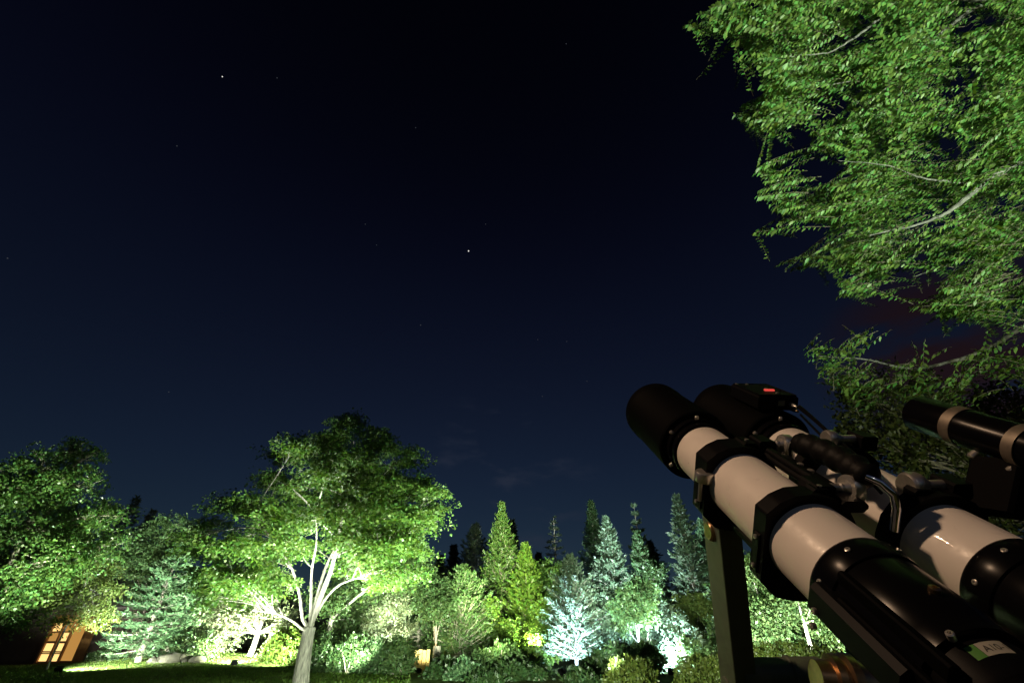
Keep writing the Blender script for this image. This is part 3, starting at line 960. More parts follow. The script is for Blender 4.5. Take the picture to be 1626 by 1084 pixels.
# --- seen through the telescope mount
broadleaf('grove_tree', 'bushy lit tree seen between mount arm and telescope tube', 'tree', onground(1225, 1040, 22.5),
          lobes3d([(1190, 900, 26), (1195, 945, 28), (1225, 930, 28), (1190, 990, 28), (1225, 975, 28), (1255, 960, 28), (1210, 1010, 24), (1250, 1000, 24), (1180, 1020, 20), (1235, 1022, 20), (1280, 990, 26), (1150, 940, 24), (1150, 1000, 24)], 22.5, 1.2, 29),
          26000, .14, .08, M['light'], M['palebark'], .10, fork=at(1225, 1000, 22.5), spray_r=.5)
broadleaf('forked_tree', 'pale forked trunk tree seen below the left telescope tube', 'tree', onground(1294, 1045, 20),
          lobes3d([(1290, 960, 24), (1310, 975, 24), (1270, 945, 22), (1320, 1000, 22), (1300, 940, 22)], 20, .7, 31), 8000, .13, .08, M['light'], M['palebark'], .085, fork=at(1278, 990, 20), spray_r=.45,
          stems=[dict(pts=pts(20, (1270, 965), (1262, 935)), r0=.055, r1=.02), dict(pts=pts(20, (1286, 970), (1292, 940)), r0=.04, r1=.02)])
shrub('clipped_hedge', 'low clipped hedge seen between mount arm and telescope', at(1245, 1050, 18), lobes3d([(1200, 1052, 20), (1225, 1048, 20), (1250, 1046, 20), (1275, 1048, 20), (1300, 1052, 20), (1320, 1056, 20)], 18, .2, 33), 16000, .085, .045, M['box'], cat='hedge', shell=.9)

# --- dark wood beyond
def woods():
    N = 46000
    X = rng.uniform(-75, 60, N)
    k = rng.uniform(0, 1, N)
    top = 4.3 + 1.2 * np.sin(X * .35) + .9 * np.sin(X * .93 + 1) + .6 * np.sin(X * 2.1)
    Y = 56 + rng.uniform(0, 9, N)
    Z = gz(X, Y) + top * k ** .7
    P = np.stack([X, Y, Z], -1)
    tag(leaf_cloud('woods', P, rdir(N), rdir(N), rng.uniform(.5, 1.1, N), .45, M['night'], None, 'stuff'), 'dark wood closing off the garden far behind')


woods()


# ------------------------------------------------------------------ house
def house():
    Y = 33.0
    zb = float(gz(-27, 33))
    dl = at(54, 1058, Y)[0]
    root = thing('house', (dl, Y, zb), 'dark house behind far left trees with glowing lattice door', 'house')
    M['wall'] = plain('brown_render', (0.05, 0.032, 0.025), 0.85, noise=0.2, nscale=2)
    M['wood'] = plain('orange_wood', (0.26, 0.12, 0.04), 0.5, noise=0.2, nscale=6, stretch=(4, 4, .5))
    M['roof'] = plain('roof_tile', (0.08, 0.065, 0.06), 0.7, noise=0.3, nscale=8)
    M['glow'] = emit('lit_room', (1.0, 0.60, 0.20), 1.5)
    M['glowdim'] = emit('dim_glow_panel', (1.0, 0.50, 0.12), 0.5)  # own glow makes the solid side panel look lit; also used for dim panes
    ex, ey, ez = np.eye(3)
    dh, dw = 2.15, 2.1
    xr = dl + dw

    def bx(x0, x1, y0, y1, z0, z1, name, mat, parent=root):
        return MB().box(((x0 + x1) / 2, (y0 + y1) / 2, (z0 + z1) / 2), (ex, ey, ez), ((x1 - x0) / 2, (y1 - y0) / 2, (z1 - z0) / 2)).build(name, mat, parent, False)
    bx(dl - 16, dl - .12, Y, Y + .25, zb - .1, zb + 2.9, 'wall', M['wall'])
    bx(xr + .62, xr + 4.2, Y, Y + .25, zb - .1, zb + 2.9, 'wall', M['wall'])
    bx(dl - .12, xr + .62, Y, Y + .25, zb + dh + .35, zb + 2.9, 'wall', M['wall'])
    bx(dl - 16, xr + 4.2, Y + 5, Y + 5.25, zb - .1, zb + 2.9, 'wall', M['wall'])
    bx(xr + 3.95, xr + 4.2, Y + .26, Y + 4.99, zb - .1, zb + 2.9, 'wall', M['wall'])
    r = MB()
    x0, x1 = dl - 17, xr + 5.0
    prof = [(Y - 1.0, zb + 2.75), (Y + 2.6, zb + 4.5), (Y + 6.2, zb + 2.75), (Y + 6.2, zb + 2.9), (Y + 2.6, zb + 4.68), (Y - 1.0, zb + 2.9)]
    vs = [(x, y, z) for x in (x0, x1) for y, z in prof]
    fs = [tuple(range(6)), tuple(range(6, 12))[::-1]] + [(i, i + 6, (i + 1) % 6 + 6, (i + 1) % 6) for i in range(6)]
    r.add(vs, fs).build('roof', M['roof'], root, False)
    door = MB()
    for x in (dl - .06, dl + .62, dl + 1.24, xr + .02):
        door.box((x, Y + .05, zb + dh / 2), (ex, ey, ez), (.055, .07, dh / 2))
    door.box(((dl + xr) / 2, Y + .05, zb + dh + .06), (ex, ey, ez), (dw / 2 + .12, .08, .06))
    door.box(((dl + xr) / 2, Y + .05, zb + .05), (ex, ey, ez), (dw / 2 + .12, .08, .05))
    df = door.build('door', M['wood'], root, False)
    for q in range(1, 4):
        MB().box((dl + .59, Y + .055, zb + q * dh / 4), (ex, ey, ez), (.60, .03, .028)).build('lattice_bar', M['wood'], df, False)
    for x0_, x1_ in ((dl, dl + .56), (dl + .68, dl + 1.18)):
        for q in range(4):
            dim = (q, x0_ == dl) in ((3, False), (2, True))
            MB().box(((x0_ + x1_) / 2, Y + .11, zb + .12 + (q + .5) * (dh - .14) / 4), (ex, ey, ez), ((x1_ - x0_) / 2, .008, (dh - .14) / 8 - .035)).build('pane', M['glowdim'] if dim else M['glow'], df, False)
    MB().box((dl + 1.64, Y + .11, zb + .1 + dh / 2), (ex, ey, ez), (.33, .012, dh / 2 - .08)).build('side_panel', M['glowdim'], root, False)
    bx(xr + .1, xr + .6, Y - .04, Y + .1, zb, zb + dh + .2, 'jamb_board', M['wood'])
    bx(dl - .1, xr + .6, Y - .03, Y + .1, zb + dh + .125, zb + dh + .34, 'lintel', M['wood'])
    pl = bpy.data.lights.new('room_light', 'POINT')
    pl.energy = 10
    pl.color = (1.0, .6, .25)
    po = bpy.data.objects.new('room_light', pl)
    po.location = (dl + 1.0, Y - .5, zb + 2.3)
    COL.objects.link(po)


house()
shrub('pot_shrub', 'dark low shrub in shade right of the house door', at(155, 1050, 31), lobes3d([(150, 1048, 9), (165, 1040, 10), (172, 1050, 8)], 31, .3, 71), 1500, .14, .08, M['dark'])

# rocks on the mound
def rock(px, py, Y, s, label):
    c = onground(px, py, Y, s[2] * .35)
    root_b = MB()
    n1, n2 = 9, 7
    vs = []
    for i in range(n2):
        ph = math.pi * i / (n2 - 1)
        for j in range(n1):
            th = 2 * math.pi * j / n1
            k = 1 + .22 * math.sin(3 * th + px) * math.sin(2 * ph + px) + random.uniform(-.1, .1)
            vs.append(c + np.array([s[0] * math.sin(ph) * math.cos(th), s[1] * math.sin(ph) * math.sin(th), s[2] * math.cos(ph)]) * k)
    fs = [(i * n1 + j, i * n1 + (j + 1) % n1, (i + 1) * n1 + (j + 1) % n1, (i + 1) * n1 + j) for i in range(n2 - 1) for j in range(n1)]
    o = root_b.add(vs, fs).build('rock', M['stone'], None, True, 40)
    return tag(o, label, 'rock', 'rocks on the mound')


rock(272, 1046, 29.2, (.75, .5, .30), 'long flat rock at foot of the silvery spruces')
rock(292, 1044, 29.4, (.45, .4, .26), 'smaller rock right of the long flat rock')
rock(313, 1046, 29.2, (.40, .35, .22), 'grey rock half under the pale shrub')
rock(245, 1049, 29.0, (.35, .3, .2), 'small rock left of the long flat rock')


# ------------------------------------------------------------------ lamps that show
def lamp(px, Y, aim, label, glass, s=1.0):
    p = onground(px, 1058, Y)
    root = thing('flood_lamp', p, label, 'flood lamp', 'flood lamps in the garden')
    d = np.array(at(*aim)) - p
    d = d / np.linalg.norm(d)
    x = np.cross(d, [0, 0, 1.0])
    x /= np.linalg.norm(x)
    y = np.cross(x, d)
    hc = p + np.array([0, 0, .16 * s])
    MB().tube([p - [0, 0, .08], p + [0, 0, .10 * s]], .025 * s, 8).build('stake', M['blackrough'], root)
    MB().box(hc - d * .09 * s, (x, y, d), (.15 * s, .11 * s, .07 * s), .02 * s).build('housing', M['blackrough'], root, False)
    MB().box(hc - d * .017 * s, (x, y, d), (.13 * s, .09 * s, .002), .015 * s).build('lens', glass, root, False)
    return root


lamp(97, 24.0, (190, 960, 27.5), 'black flood lamp on the lawn near the house door', M['lampglass_blue'])
lamp(370, 28.5, (372, 985, 32), 'black flood lamp on glaring white mound left of the maple', M['lampglass'])
lamp(665, 24.2, (688, 960, 25), 'yellow glowing lamp low in front of the small tree', M['lampglass_yellow'], .9)
lamp(893, 22.3, (916, 985, 25.2), 'bluish flood lamp under the conical bluish-lit tree', M['lampglass_blue'])
lamp(1066, 22.3, (1066, 990, 25.5), 'flood lamp under the glaring white shrub', M['lampglass'])

# lit board fence behind the yellow lamp, and the stump beside it
def panel():
    c = onground(668, 1055, 24.9)
    root = thing('garden_screen', c, 'small yellow-lit board screen behind the yellow lamp', 'screen')
    mw = plain('pale_boards', (0.40, 0.34, 0.20), 0.8, noise=0.25, nscale=8, stretch=(4, 4, .6))
    for i in range(4):
        MB().box(c + np.array([-.24 + i * .18, 0, .36 + .03 * (i % 2)]), np.eye(3), (.082, .025, .42), .01).build('board', mw, root, False)
    MB().box(c + np.array([.03, .05, .6]), np.eye(3), (.34, .025, .04)).build('rail', mw, root, False)


panel()
st = onground(691, 1060, 24.0)
tag(MB().tube([st - [0, 0, .1], st + [0, 0, .35], st + [.02, 0, .95]], [.20, .17, .16], 10).build('tree_stump', M['bark'], None), 'dark upright stump right of the yellow lamp', 'stump')


# ------------------------------------------------------------------ telescope
D = ray(799, 451)
D = D / np.linalg.norm(D)
TX = np.cross(D, [0, 0, 1.0])
TX = TX / np.linalg.norm(TX)
TY = np.cross(TX, D)


def T(a, b_, t):
    return CAM + a * TX + b_ * TY + t * D


def tsolve(px, py, t):
    """telescope-frame (a, b) of the point seen at a pixel, t metres along the tubes"""
    r = ray(px, py)
    q = r * (t / (r @ D))
    return q @ TX, q @ TY


A0, A1, B0 = .42, .60, -.34
AX = (TX, TY, D)


def tbox(mb_, a0, a1, b0, b1, t0, t1, bev=0.0):
    return mb_.box(T((a0 + a1) / 2, (b0 + b1) / 2, (t0 + t1) / 2), AX, (abs(a1 - a0) / 2, abs(b1 - b0) / 2, abs(t1 - t0) / 2), bev)


scope = thing('twin_telescope', T(.51, -.45, .70), 'twin white refractor telescopes side by side pointing at the sky', 'telescope')


def annulus(mb_, a, b_, r0, r1, t0, t1, n=48, off=0.0, r1f=None):
    """ring about a tube; r1f(angle) gives an uneven outer outline"""
    ang = np.linspace(0, 2 * np.pi, n, endpoint=False) + off
    ro = np.array([r1f(x) if r1f else r1 for x in ang])
    vs = []
    for t, rr in ((t0, np.full(n, r0)), (t0, ro), (t1, ro), (t1, np.full(n, r0))):
        vs += [T(a + rr[j] * math.cos(ang[j]), b_ + rr[j] * math.sin(ang[j]), t) for j in range(n)]
    fs = []
    for k in range(4):
        for j in range(n):
            j2 = (j + 1) % n
            k2 = (k + 1) % 4
            fs.append((k * n + j, k * n + j2, k2 * n + j2, k2 * n + j))
    return mb_.add(vs, fs)


def screw(parent, p, axis, r=.004, h=.004, mat='steel', name='screw'):
    axis = np.asarray(axis) / np.linalg.norm(axis)
    return MB().lathe(p, axis, [(-.003, r), (h * .8, r), (h, r * .7), (h, r * .45), (h * .4, r * .40)], 12).build(name, M[mat], parent)


def knob(parent, c, axis, shaft, head_r, head_w, shaft_r, name='knob'):
    """knurled steel thumb knob on a shaft: c = head centre, axis from head towards what it screws into"""
    n = 40
    kb = MB()
    axis = axis / np.linalg.norm(axis)
    prof = [(-head_w / 2, head_r * .55), (-head_w / 2, head_r * .86), (-head_w / 2 + .002, head_r * .95), (-head_w / 2 + .004, head_r), (head_w / 2 - .004, head_r), (head_w / 2 - .001, head_r * .93), (head_w / 2, head_r * .62),
            (head_w / 2 + .005, shaft_r * 1.35), (head_w / 2 + .009, shaft_r * 1.3), (head_w / 2 + .011, shaft_r), (head_w / 2 + shaft, shaft_r)]
    kb.lathe(c, axis, prof, n)
    o = kb.build(name, M['steel'], parent, True, 30)
    return o


def optical_tube(a, first):
    tube = MB().lathe(T(a, B0, 0), D, [(.478, .0545), (.480, .055), (.914, .055), (.916, .0545)], 96).build('optical_tube', M['white'], scope)
    # adapter ring with two grooves, then the dew shield and its open mouth
    MB().lathe(T(a, B0, 0), D, [(.900, .0562), (.904, .0595), (.914, .0600), (.916, .0585), (.920, .0585), (.922, .0635), (.936, .0640), (.938, .0620), (.942, .0620)], 80).build('lens_ring', M['blackgloss'], tube)
    ds = MB().lathe(T(a, B0, 0), D, [(.938, .060), (.940, .0735), (.944, .0765), (1.165, .0775), (1.170, .0795), (1.205, .0795), (1.208, .0780), (1.208, .0740), (1.00, .0735), (.99, .050)], 96)
    ds.build('dew_shield', M['blackrough'], tube)
    for an in (95, 150, 215):
        x, y = math.cos(math.radians(an)), math.sin(math.radians(an))
        screw(tube, T(a + .0635 * x, B0 + .0635 * y, .929), TX * x + TY * y, .0042, .007)
    # focuser: flange, body, draw tube, collar
    MB().lathe(T(a, B0, 0), D, [(.452, .054), (.454, .0570), (.462, .0585), (.478, .0590), (.484, .0575), (.487, .0562), (.488, .0555)], 96).build('flange', M['blackgloss'], tube)
    MB().lathe(T(a, B0, 0), D, [(.350, .046), (.352, .0525), (.372, .0535), (.376, .0550), (.449, .0552), (.451, .0545), (.455, .0545)], 96).build('focuser_body', M['blackgloss'], tube)
    MB().lathe(T(a, B0, 0), D, [(.312, .038), (.314, .0455), (.318, .0466), (.348, .0466), (.350, .045), (.353, .045)], 80).build('collar', M['blackmatte'], tube)
    MB().lathe(T(a, B0, 0), D, [(.120, .030), (.122, .0345), (.150, .0360), (.300, .0362), (.306, .0350), (.315, .0350)], 64).build('draw_tube', M['white'] if first else M['blackgloss'], tube)
    for an in (60, 120, 168, 200):
        x, y = math.cos(math.radians(an)), math.sin(math.radians(an))
        screw(tube, T(a + .0585 * x, B0 + .0585 * y, .470), TX * x + TY * y, .0032, .002)
    screw(tube, T(a - .003, B0 + .055, .395), TY, .0050, .005, 'brass')
    screw(tube, T(a - .030, B0 + .046, .350), TY - .6 * TX, .0034, .004)
    return tube


left_tube = optical_tube(A0, True)
right_tube = optical_tube(A1, False)
# pinion housing on the left of the focuser with ringed screws and a long rail
ph = MB()
tbox(ph, A0 - .070, A0 - .044, B0 - .022, B0 + .014, .350, .468, .006)
ph = ph.build('pinion_housing', M['blackmatte'], left_tube, False)
for b_, t in ((B0 + .002, .468), (B0 - .022, .468)):
    pass
for bb, aa in ((B0 - .012, A0 - .0735), (B0 - .030, A0 - .0735)):
    screw(left_tube, T(aa + .002, bb, .455), -TX, .0036, .002, 'steel', 'screw')
rl = MB()
tbox(rl, A0 - .050, A0 - .040, B0 + .020, B0 + .036, .330, .455, .002)
rl.build('guide_rail', M['blackrough'], left_tube, False)
rl2 = MB()
tbox(rl2, A0 - .060, A0 - .052, B0 + .004, B0 + .016, .335, .440, .002)
rl2.build('guide_rail', M['blackrough'], left_tube, False)


# the paper label round the collar of the left focuser
def curved_patch(a, r, ang0, ang1, t0, t1, name, mat, parent, n=16):
    vs, fs = [], []
    for i in range(n + 1):
        x = math.radians(ang0 + (ang1 - ang0) * i / n)
        for t in (t0, t1):
            vs.append(T(a + r * math.cos(x), B0 + r * math.sin(x), t))
        if i:
            fs.append((2 * i - 2, 2 * i, 2 * i + 1, 2 * i - 1))
    return MB().add(vs, fs).build(name, mat, parent)


LAB_T0, LAB_T1 = .3310, .3438
curved_patch(A0, .0470, 111.6, 122, LAB_T0, LAB_T1, 'label_strip', M['labelgreen'], left_tube)
lw = curved_patch(A0, .0470, 83, 111.2, LAB_T0, LAB_T1, 'label_strip', M['labelwhite'], left_tube)
fc = bpy.data.curves.new('lettering', 'FONT')
fc.body = 'A10-1'
fc.size = .0085
fo = bpy.data.objects.new('lettering_source', fc)
COL.objects.link(fo)
bpy.context.view_layer.update()
tm = bpy.data.meshes.new_from_object(fo.evaluated_get(bpy.context.evaluated_depsgraph_get()))
bpy.data.objects.remove(fo)
vs = []
xs = [v.co.x for v in tm.vertices]
xm = (min(xs) + max(xs)) / 2
rr = .0473
for v in tm.vertices:
    an = math.radians(96.5) - (v.co.x - xm) / rr
    vs.append(T(A0 + rr * math.cos(an), B0 + rr * math.sin(an), LAB_T0 + .0035 + v.co.y))
MB().add(vs, [tuple(p.vertices) for p in tm.polygons]).build('lettering', M['ink'], lw, False)


# clamp rings: polygonal collars with a hinge block on the left and a lug on top
def clamp_ring(a, t0, t1, name='tube_ring', mirror=False):
    sg = -1 if mirror else 1

    poly = [(-.0625, .040), (-.0625, -.058), (-.040, -.080), (-.02, -.0855), (0, -.087), (.022, -.085), (.042, -.076), (.060, -.056), (.066, -.03), (.0665, 0), (.062, .026), (.050, .046), (.028, .0625), (0, .068), (-.025, .0655), (-.045, .056)]

    def outline(x):
        dx, dy = math.cos(x) * sg, math.sin(x)
        best = .066
        for (x0, y0), (x1, y1) in zip(poly, poly[1:] + poly[:1]):
            ex_, ey_ = x1 - x0, y1 - y0
            det = dx * -ey_ + dy * ex_
            if abs(det) < 1e-12:
                continue
            k = (x0 * -ey_ + y0 * ex_) / det
            m_ = (dx * y0 - dy * x0) / det
            if k > 0 and -1e-6 <= m_ <= 1 + 1e-6:
                best = k
        return best
    rb = MB()
    annulus(rb, a, B0, .0553, .066, t0, t1, 120, .01, outline)
    o = rb.build(name, M['blackmatte'], scope, True, 48)
    hb = MB()
    tbox(hb, a - sg * .0655, a - sg * .0560, B0 - .050, B0 + .006, t0 + .008, t1 - .008, .002)
    hb.build('hinge_block', M['blackmatte'], o, False)
    lug = MB()
    tbox(lug, a + sg * .006, a + sg * .032, B0 + .052, B0 + .070, t0 + .012, t1 + .002, .004)
    lug.build('lug', M['blackmatte'], o, False)
    screw(o, T(a - sg * .0655, B0 + .000, (t0 + t1) / 2), -sg * TX, .0035, .003)
    screw(o, T(a - sg * .0655, B0 - .042, (t0 + t1) / 2), -sg * TX, .0035, .003)
    screw(o, T(a + sg * .020, B0 + .070, (t0 + t1) / 2 + .006), TY, .0035, .003)
    return o


R1 = (.750, .795)
R2 = (.570, .598)
for a, mir in ((A0, False), (A1, True)):
    clamp_ring(a, *R1, mirror=mir)
    clamp_ring(a, *R2, mirror=mir)
# spine plate between the tubes, with cross bars at each ring pair
sp = MB()
tbox(sp, .456, .494, B0 + .044, B0 + .060, .568, .810, .006)
sp.build('spine_plate', M['blackmatte'], scope, False)
jb = MB()
tbox(jb, .452, .466, B0 + .061, B0 + .070, .625, .740, .003)
jb.build('slide_rail', M['blackmatte'], scope, False)
for t in (.665, .690):
    screw(scope, T(.480, B0 + .060, t), TY, .005, .004)

# thumb knobs (photo pixel, depth along the tube, side, sizes)
for px, py, t, s, hr, hw, sh, sr in ((1247, 706, .775, -1, .0185, .018, .022, .0058), (1318, 698, .775, 1, .0175, .016, .038, .0075), (1352, 776, .605, -1, .0205, .018, .030, .0065), (1449, 772, .605, 1, .0200, .020, .034, .0080)):
    a, b_ = tsolve(px, py, t)
    knob(scope, T(a, b_, t), TX * s + TY * (.05), sh, hr, hw, sr)
    kb = MB()
    e = a + s * (hw / 2 + sh)
    tbox(kb, e - .003 * s, e + .026 * s, b_ - .014, b_ + .012, t - .018, t + .018, .003)
    kb.build('knob_block', M['blackmatte'], scope, False)


# carrying handle: chrome loop with a moulded black grip
def handle():
    aT, bT = tsolve(1262, 704, .745)
    aE, bE = tsolve(1402, 768, .575)
    p = [T(*tsolve(1257, 728, .750), .750), T(*tsolve(1257, 712, .752), .752), T(aT - .002, bT, .748), T(aT + .008, bT + .003, .735)]
    hd = MB()
    hd.tube(p, .0052, 14)
    hd.build('handle_leg', M['chrome'], scope)
    hd = MB()
    q = [T(aE - .012, bE + .004, .590), T(aE, bE, .578), T(*tsolve(1420, 786, .566), .566), T(*tsolve(1424, 808, .562), .562), T(*tsolve(1420, 842, .562), .562)]
    hd.tube(q, .0052, 14)
    hd.build('handle_leg', M['chrome'], scope)
    g = np.linspace(0, 1, 22)
    P0, P1 = T(aT + .004, bT + .002, .742), T(aE - .006, bE + .002, .586)
    pp = [P0 + (P1 - P0) * x + TY * (.006 * math.sin(math.pi * x)) for x in g]
    rad = .0185 + .0028 * np.cos(g * 2 * math.pi * 5)
    rad[0] = rad[-1] = .007
    MB().tube(pp, rad, 18).build('grip', M['grip'], scope, True, 180)


handle()

# finder telescope on its bracket
FA, FB = .69, -.20
fd = MB().lathe(T(FA, FB, 0), D, [(.30, .024), (.302, .0262), (.500, .0262), (.502, .0270), (.620, .0272), (.624, .0280), (.718, .0285), (.720, .0272), (.720, .0255), (.66, .025), (.655, .018)], 72).build('finder_scope', M['blackgloss'], scope)
annulus(MB(), 0, 0, 1, 1, 0, 0)
fr = MB()
annulus(fr, FA, FB, .0270, .0293, .640, .656, 64)
fr.build('silver_band', M['band'], fd)
fr = MB()
annulus(fr, FA, FB, .0262, .0290, .555, .569, 64)
fr.build('silver_band', M['band'], fd)
fb = MB()
s0, s1 = T(FA - .004, FB - .030, .585), T(A1 + .052, B0 + .050, .560)
ax = (s1 - s0) / np.linalg.norm(s1 - s0)
sx = np.cross(ax, D)
sx /= np.linalg.norm(sx)
fb.box((s0 + s1) / 2, (sx, np.cross(ax, sx), ax), (.013, .030, np.linalg.norm(s1 - s0) / 2), .004)
fb.build('bracket', M['blackrough'], fd, False)
screw(fd, T(FA - .015, FB - .029, .610), -TX - TY, .006, .008)
screw(fd, T(FA - .012, FB - .030, .563), -TX - TY, .006, .008)

# cables from the control box along the right tube
for k, (d0, d1) in enumerate(((0, 0), (.008, .004), (-.006, .008))):
    c = [(1266 + k * 3, 646 + k * 4, .93), (1290, 664 + k * 4, .86), (1318, 690 + k * 5, .80), (1345, 712 + k * 5, .74), (1375, 742 + k * 4, .67), (1400, 770 + k * 3, .62)]
    raw = np.array([T(*tsolve(x, y, t), t) + TY * d0 for x, y, t in c])
    tt = np.linspace(0, 1, 24)
    fine = np.stack([np.interp(tt, np.linspace(0, 1, len(raw)), raw[:, i]) for i in range(3)], -1)
    for _ in range(4):
        fine[1:-1] = .5 * fine[1:-1] + .25 * (fine[:-2] + fine[2:])
    MB().tube(fine, .0024, 8).build('cable', M['blackmatte'], scope)


# ------------------------------------------------------------------ mount
def mount():
    t0, t1 = .770, .845
    xl_top, bl = tsolve(1111, 800, t1)
    xr_top, _ = tsolve(1171, 860, t0)
    root = thing('telescope_mount', T(.40, -.95, .80), 'dark grey upright mount arm carrying the twin telescopes', 'mount')
    # arm leans a little outwards towards its foot
    p_top, p_bot = (1111, 787), (1146, 1098)
    at_, bt = tsolve(*p_top, t1)
    ab, bb = tsolve(*p_bot, t1)
    w = .042
    vs = []
    for a, b_ in ((at_, bt), (ab, bb), (ab + (ab - at_) * .45, bb + (bb - bt) * .45)):
        for da, t in ((0, t1), (0, t0), (w, t0), (w, t1)):
            vs.append(T(a + da, b_, t))
    fs = [(3, 2, 1, 0), (8, 9, 10, 11)] + [(i * 4 + j, i * 4 + (j + 1) % 4, i * 4 + 4 + (j + 1) % 4, i * 4 + 4 + j) for i in range(2) for j in range(4)]
    arm = MB().add(vs, fs).build('arm', M['armpaint'], root, False)
    md = arm.modifiers.new('bevel', 'BEVEL')
    md.width = .0025
    md.segments = 2
    # top clamp: head block, shelf under the tube, thumb bolt with a cut-away neck
    hb = MB()
    tbox(hb, at_ + .002, at_ + .044, bt - .004, bt + .030, .752, .842, .004)
    hb.build('clamp_block', M['blackmatte'], root, False)
    sh = MB()
    tbox(sh, at_ + .030, A0 - .020, B0 - .074, B0 - .058, .560, .812, .004)
    sh.build('saddle_plate', M['blackmatte'], root, False)
    a, b_ = tsolve(1124, 762, .755)
    tb = MB().lathe(T(a - .006, b_ + .006, .755), TY, [(-.009, .0120), (-.008, .0150), (-.006, .0160), (.008, .0160), (.0095, .0150), (.010, .0120)], 36).build('thumb_bolt', M['steel'], root)
    for da in (-.006, .006):
        MB().tube([T(a - .006 + da, b_ - .002, .755), T(a - .006 + da, b_ - .038, .755)], .0036, 10).build('bolt_leg', M['steel'], tb)
    # round caps on the outer face of the arm
    for (px, py, r) in ((1127, 824, .0165), (1156, 1064, .0195)):
        fr_ = (py - 787) / (1098 - 787)
        aa = at_ + (ab - at_) * fr_
        bq = bt + (bb - bt) * fr_
        MB().lathe(T(aa, bq, .806), -TX, [(-.002, r * 1.12), (.002, r * 1.12), (.003, r), (.006, r), (.0075, r * .9)], 32).build('end_cap', M['brass'] if py < 900 else M['armpaint'], root)
    # cross axle with seam ring and bronze clutch collar
    ca, cb2 = tsolve(1198, 1068, .79)
    MB().lathe(T(ca - .03, cb2, .79), TX, [(0, .026), (.095, .026), (.097, .029), (.104, .029), (.106, .027), (.16, .027)], 48).build('axle', M['armpaint'], root)
    ka, kb_ = tsolve(1338, 1078, .62)
    MB().lathe(T(ka - .02, kb_, .62), TX - .15 * D, [(-.02, .024), (0, .026), (.002, .034), (.012, .035), (.015, .030), (.019, .030), (.022, .037), (.034, .037), (.037, .030), (.06, .028)], 56).build('clutch_collar', M['brass'], root)
    MB().lathe(T(ca + .10, cb2, .79), TX - .55 * D, [(0, .024), (.25, .026)], 40).build('clutch_shaft', M['armpaint'], root)
    # column down to the ground
    f0 = T(.56, cb2 - .06, .70)
    g0 = np.array([f0[0], f0[1], 0.0])
    MB().tube([f0 + [0, 0, .05], (f0 + g0) / 2, g0], [.05, .05, .06], 24).build('pier', M['blackmatte'], root)


mount()

# ------------------------------------------------------------------ control box resting on the far dew shield
def control_box():
    t0, t1 = .955, 1.075
    bz = B0 + .0775
    root = thing('control_box', T(A1 + .005, bz, 1.0), 'small flat black box with glowing red light on far telescope', 'control box')
    body = MB()
    tbox(body, A1 - .042, A1 + .046, bz, bz + .030, t0, t1, .003)
    body.build('case', M['blackmatte'], root, False)
    lid = MB()
    tbox(lid, A1 - .039, A1 + .043, bz + .0305, bz + .0325, t0 + .003, t1 - .003, .003)
    lid.build('lid', M['blackmatte'], root, False)
    led = MB()
    tbox(led, A1 - .003, A1 + .018, bz + .0330, bz + .0340, t0 + .042, t0 + .049, .003)
    led.build('red_light', M['redled'], root, False)
    for a, t in ((A1 - .034, t1 - .010), (A1 - .01, t1 - .012), (A1 + .010, t0 + .062), (A1 + .012, t0 + .022)):
        MB().lathe(T(a, bz + .0325, t), TY, [(0, .0035), (.002, .0035), (.0025, .002)], 12).build('button', M['steel'], root)
    soc = MB()
    tbox(soc, A1 + .002, A1 + .016, bz + .010, bz + .022, t0 - .0015, t0 + .004, .001)
    soc.build('socket', M['armpaint'], root, False)
    MB().lathe(T(A1 + .030, bz + .013, t0 + .004), -D, [(0, .0045), (.016, .0045), (.018, .003), (.028, .0026)], 16).build('plug', M['steel'], root)
    MB().lathe(T(A1 + .034, bz + .003, t0 + .004), -D, [(0, .0045), (.014, .0045), (.016, .003), (.024, .0026)], 16).build('plug', M['brass'], root)


control_box()


# ------------------------------------------------------------------ the tree overhead
def inpoly(p, poly):
    x, y = p[:, 0], p[:, 1]
    ins = np.zeros(len(p), bool)
    n = len(poly)
    for i in range(n):
        x0, y0 = poly[i]
        x1, y1 = poly[(i + 1) % n]
        c = ((y0 > y) != (y1 > y)) & (x < (x1 - x0) * (y - y0) / (y1 - y0 + 1e-9) + x0)
        ins ^= c
    return ins


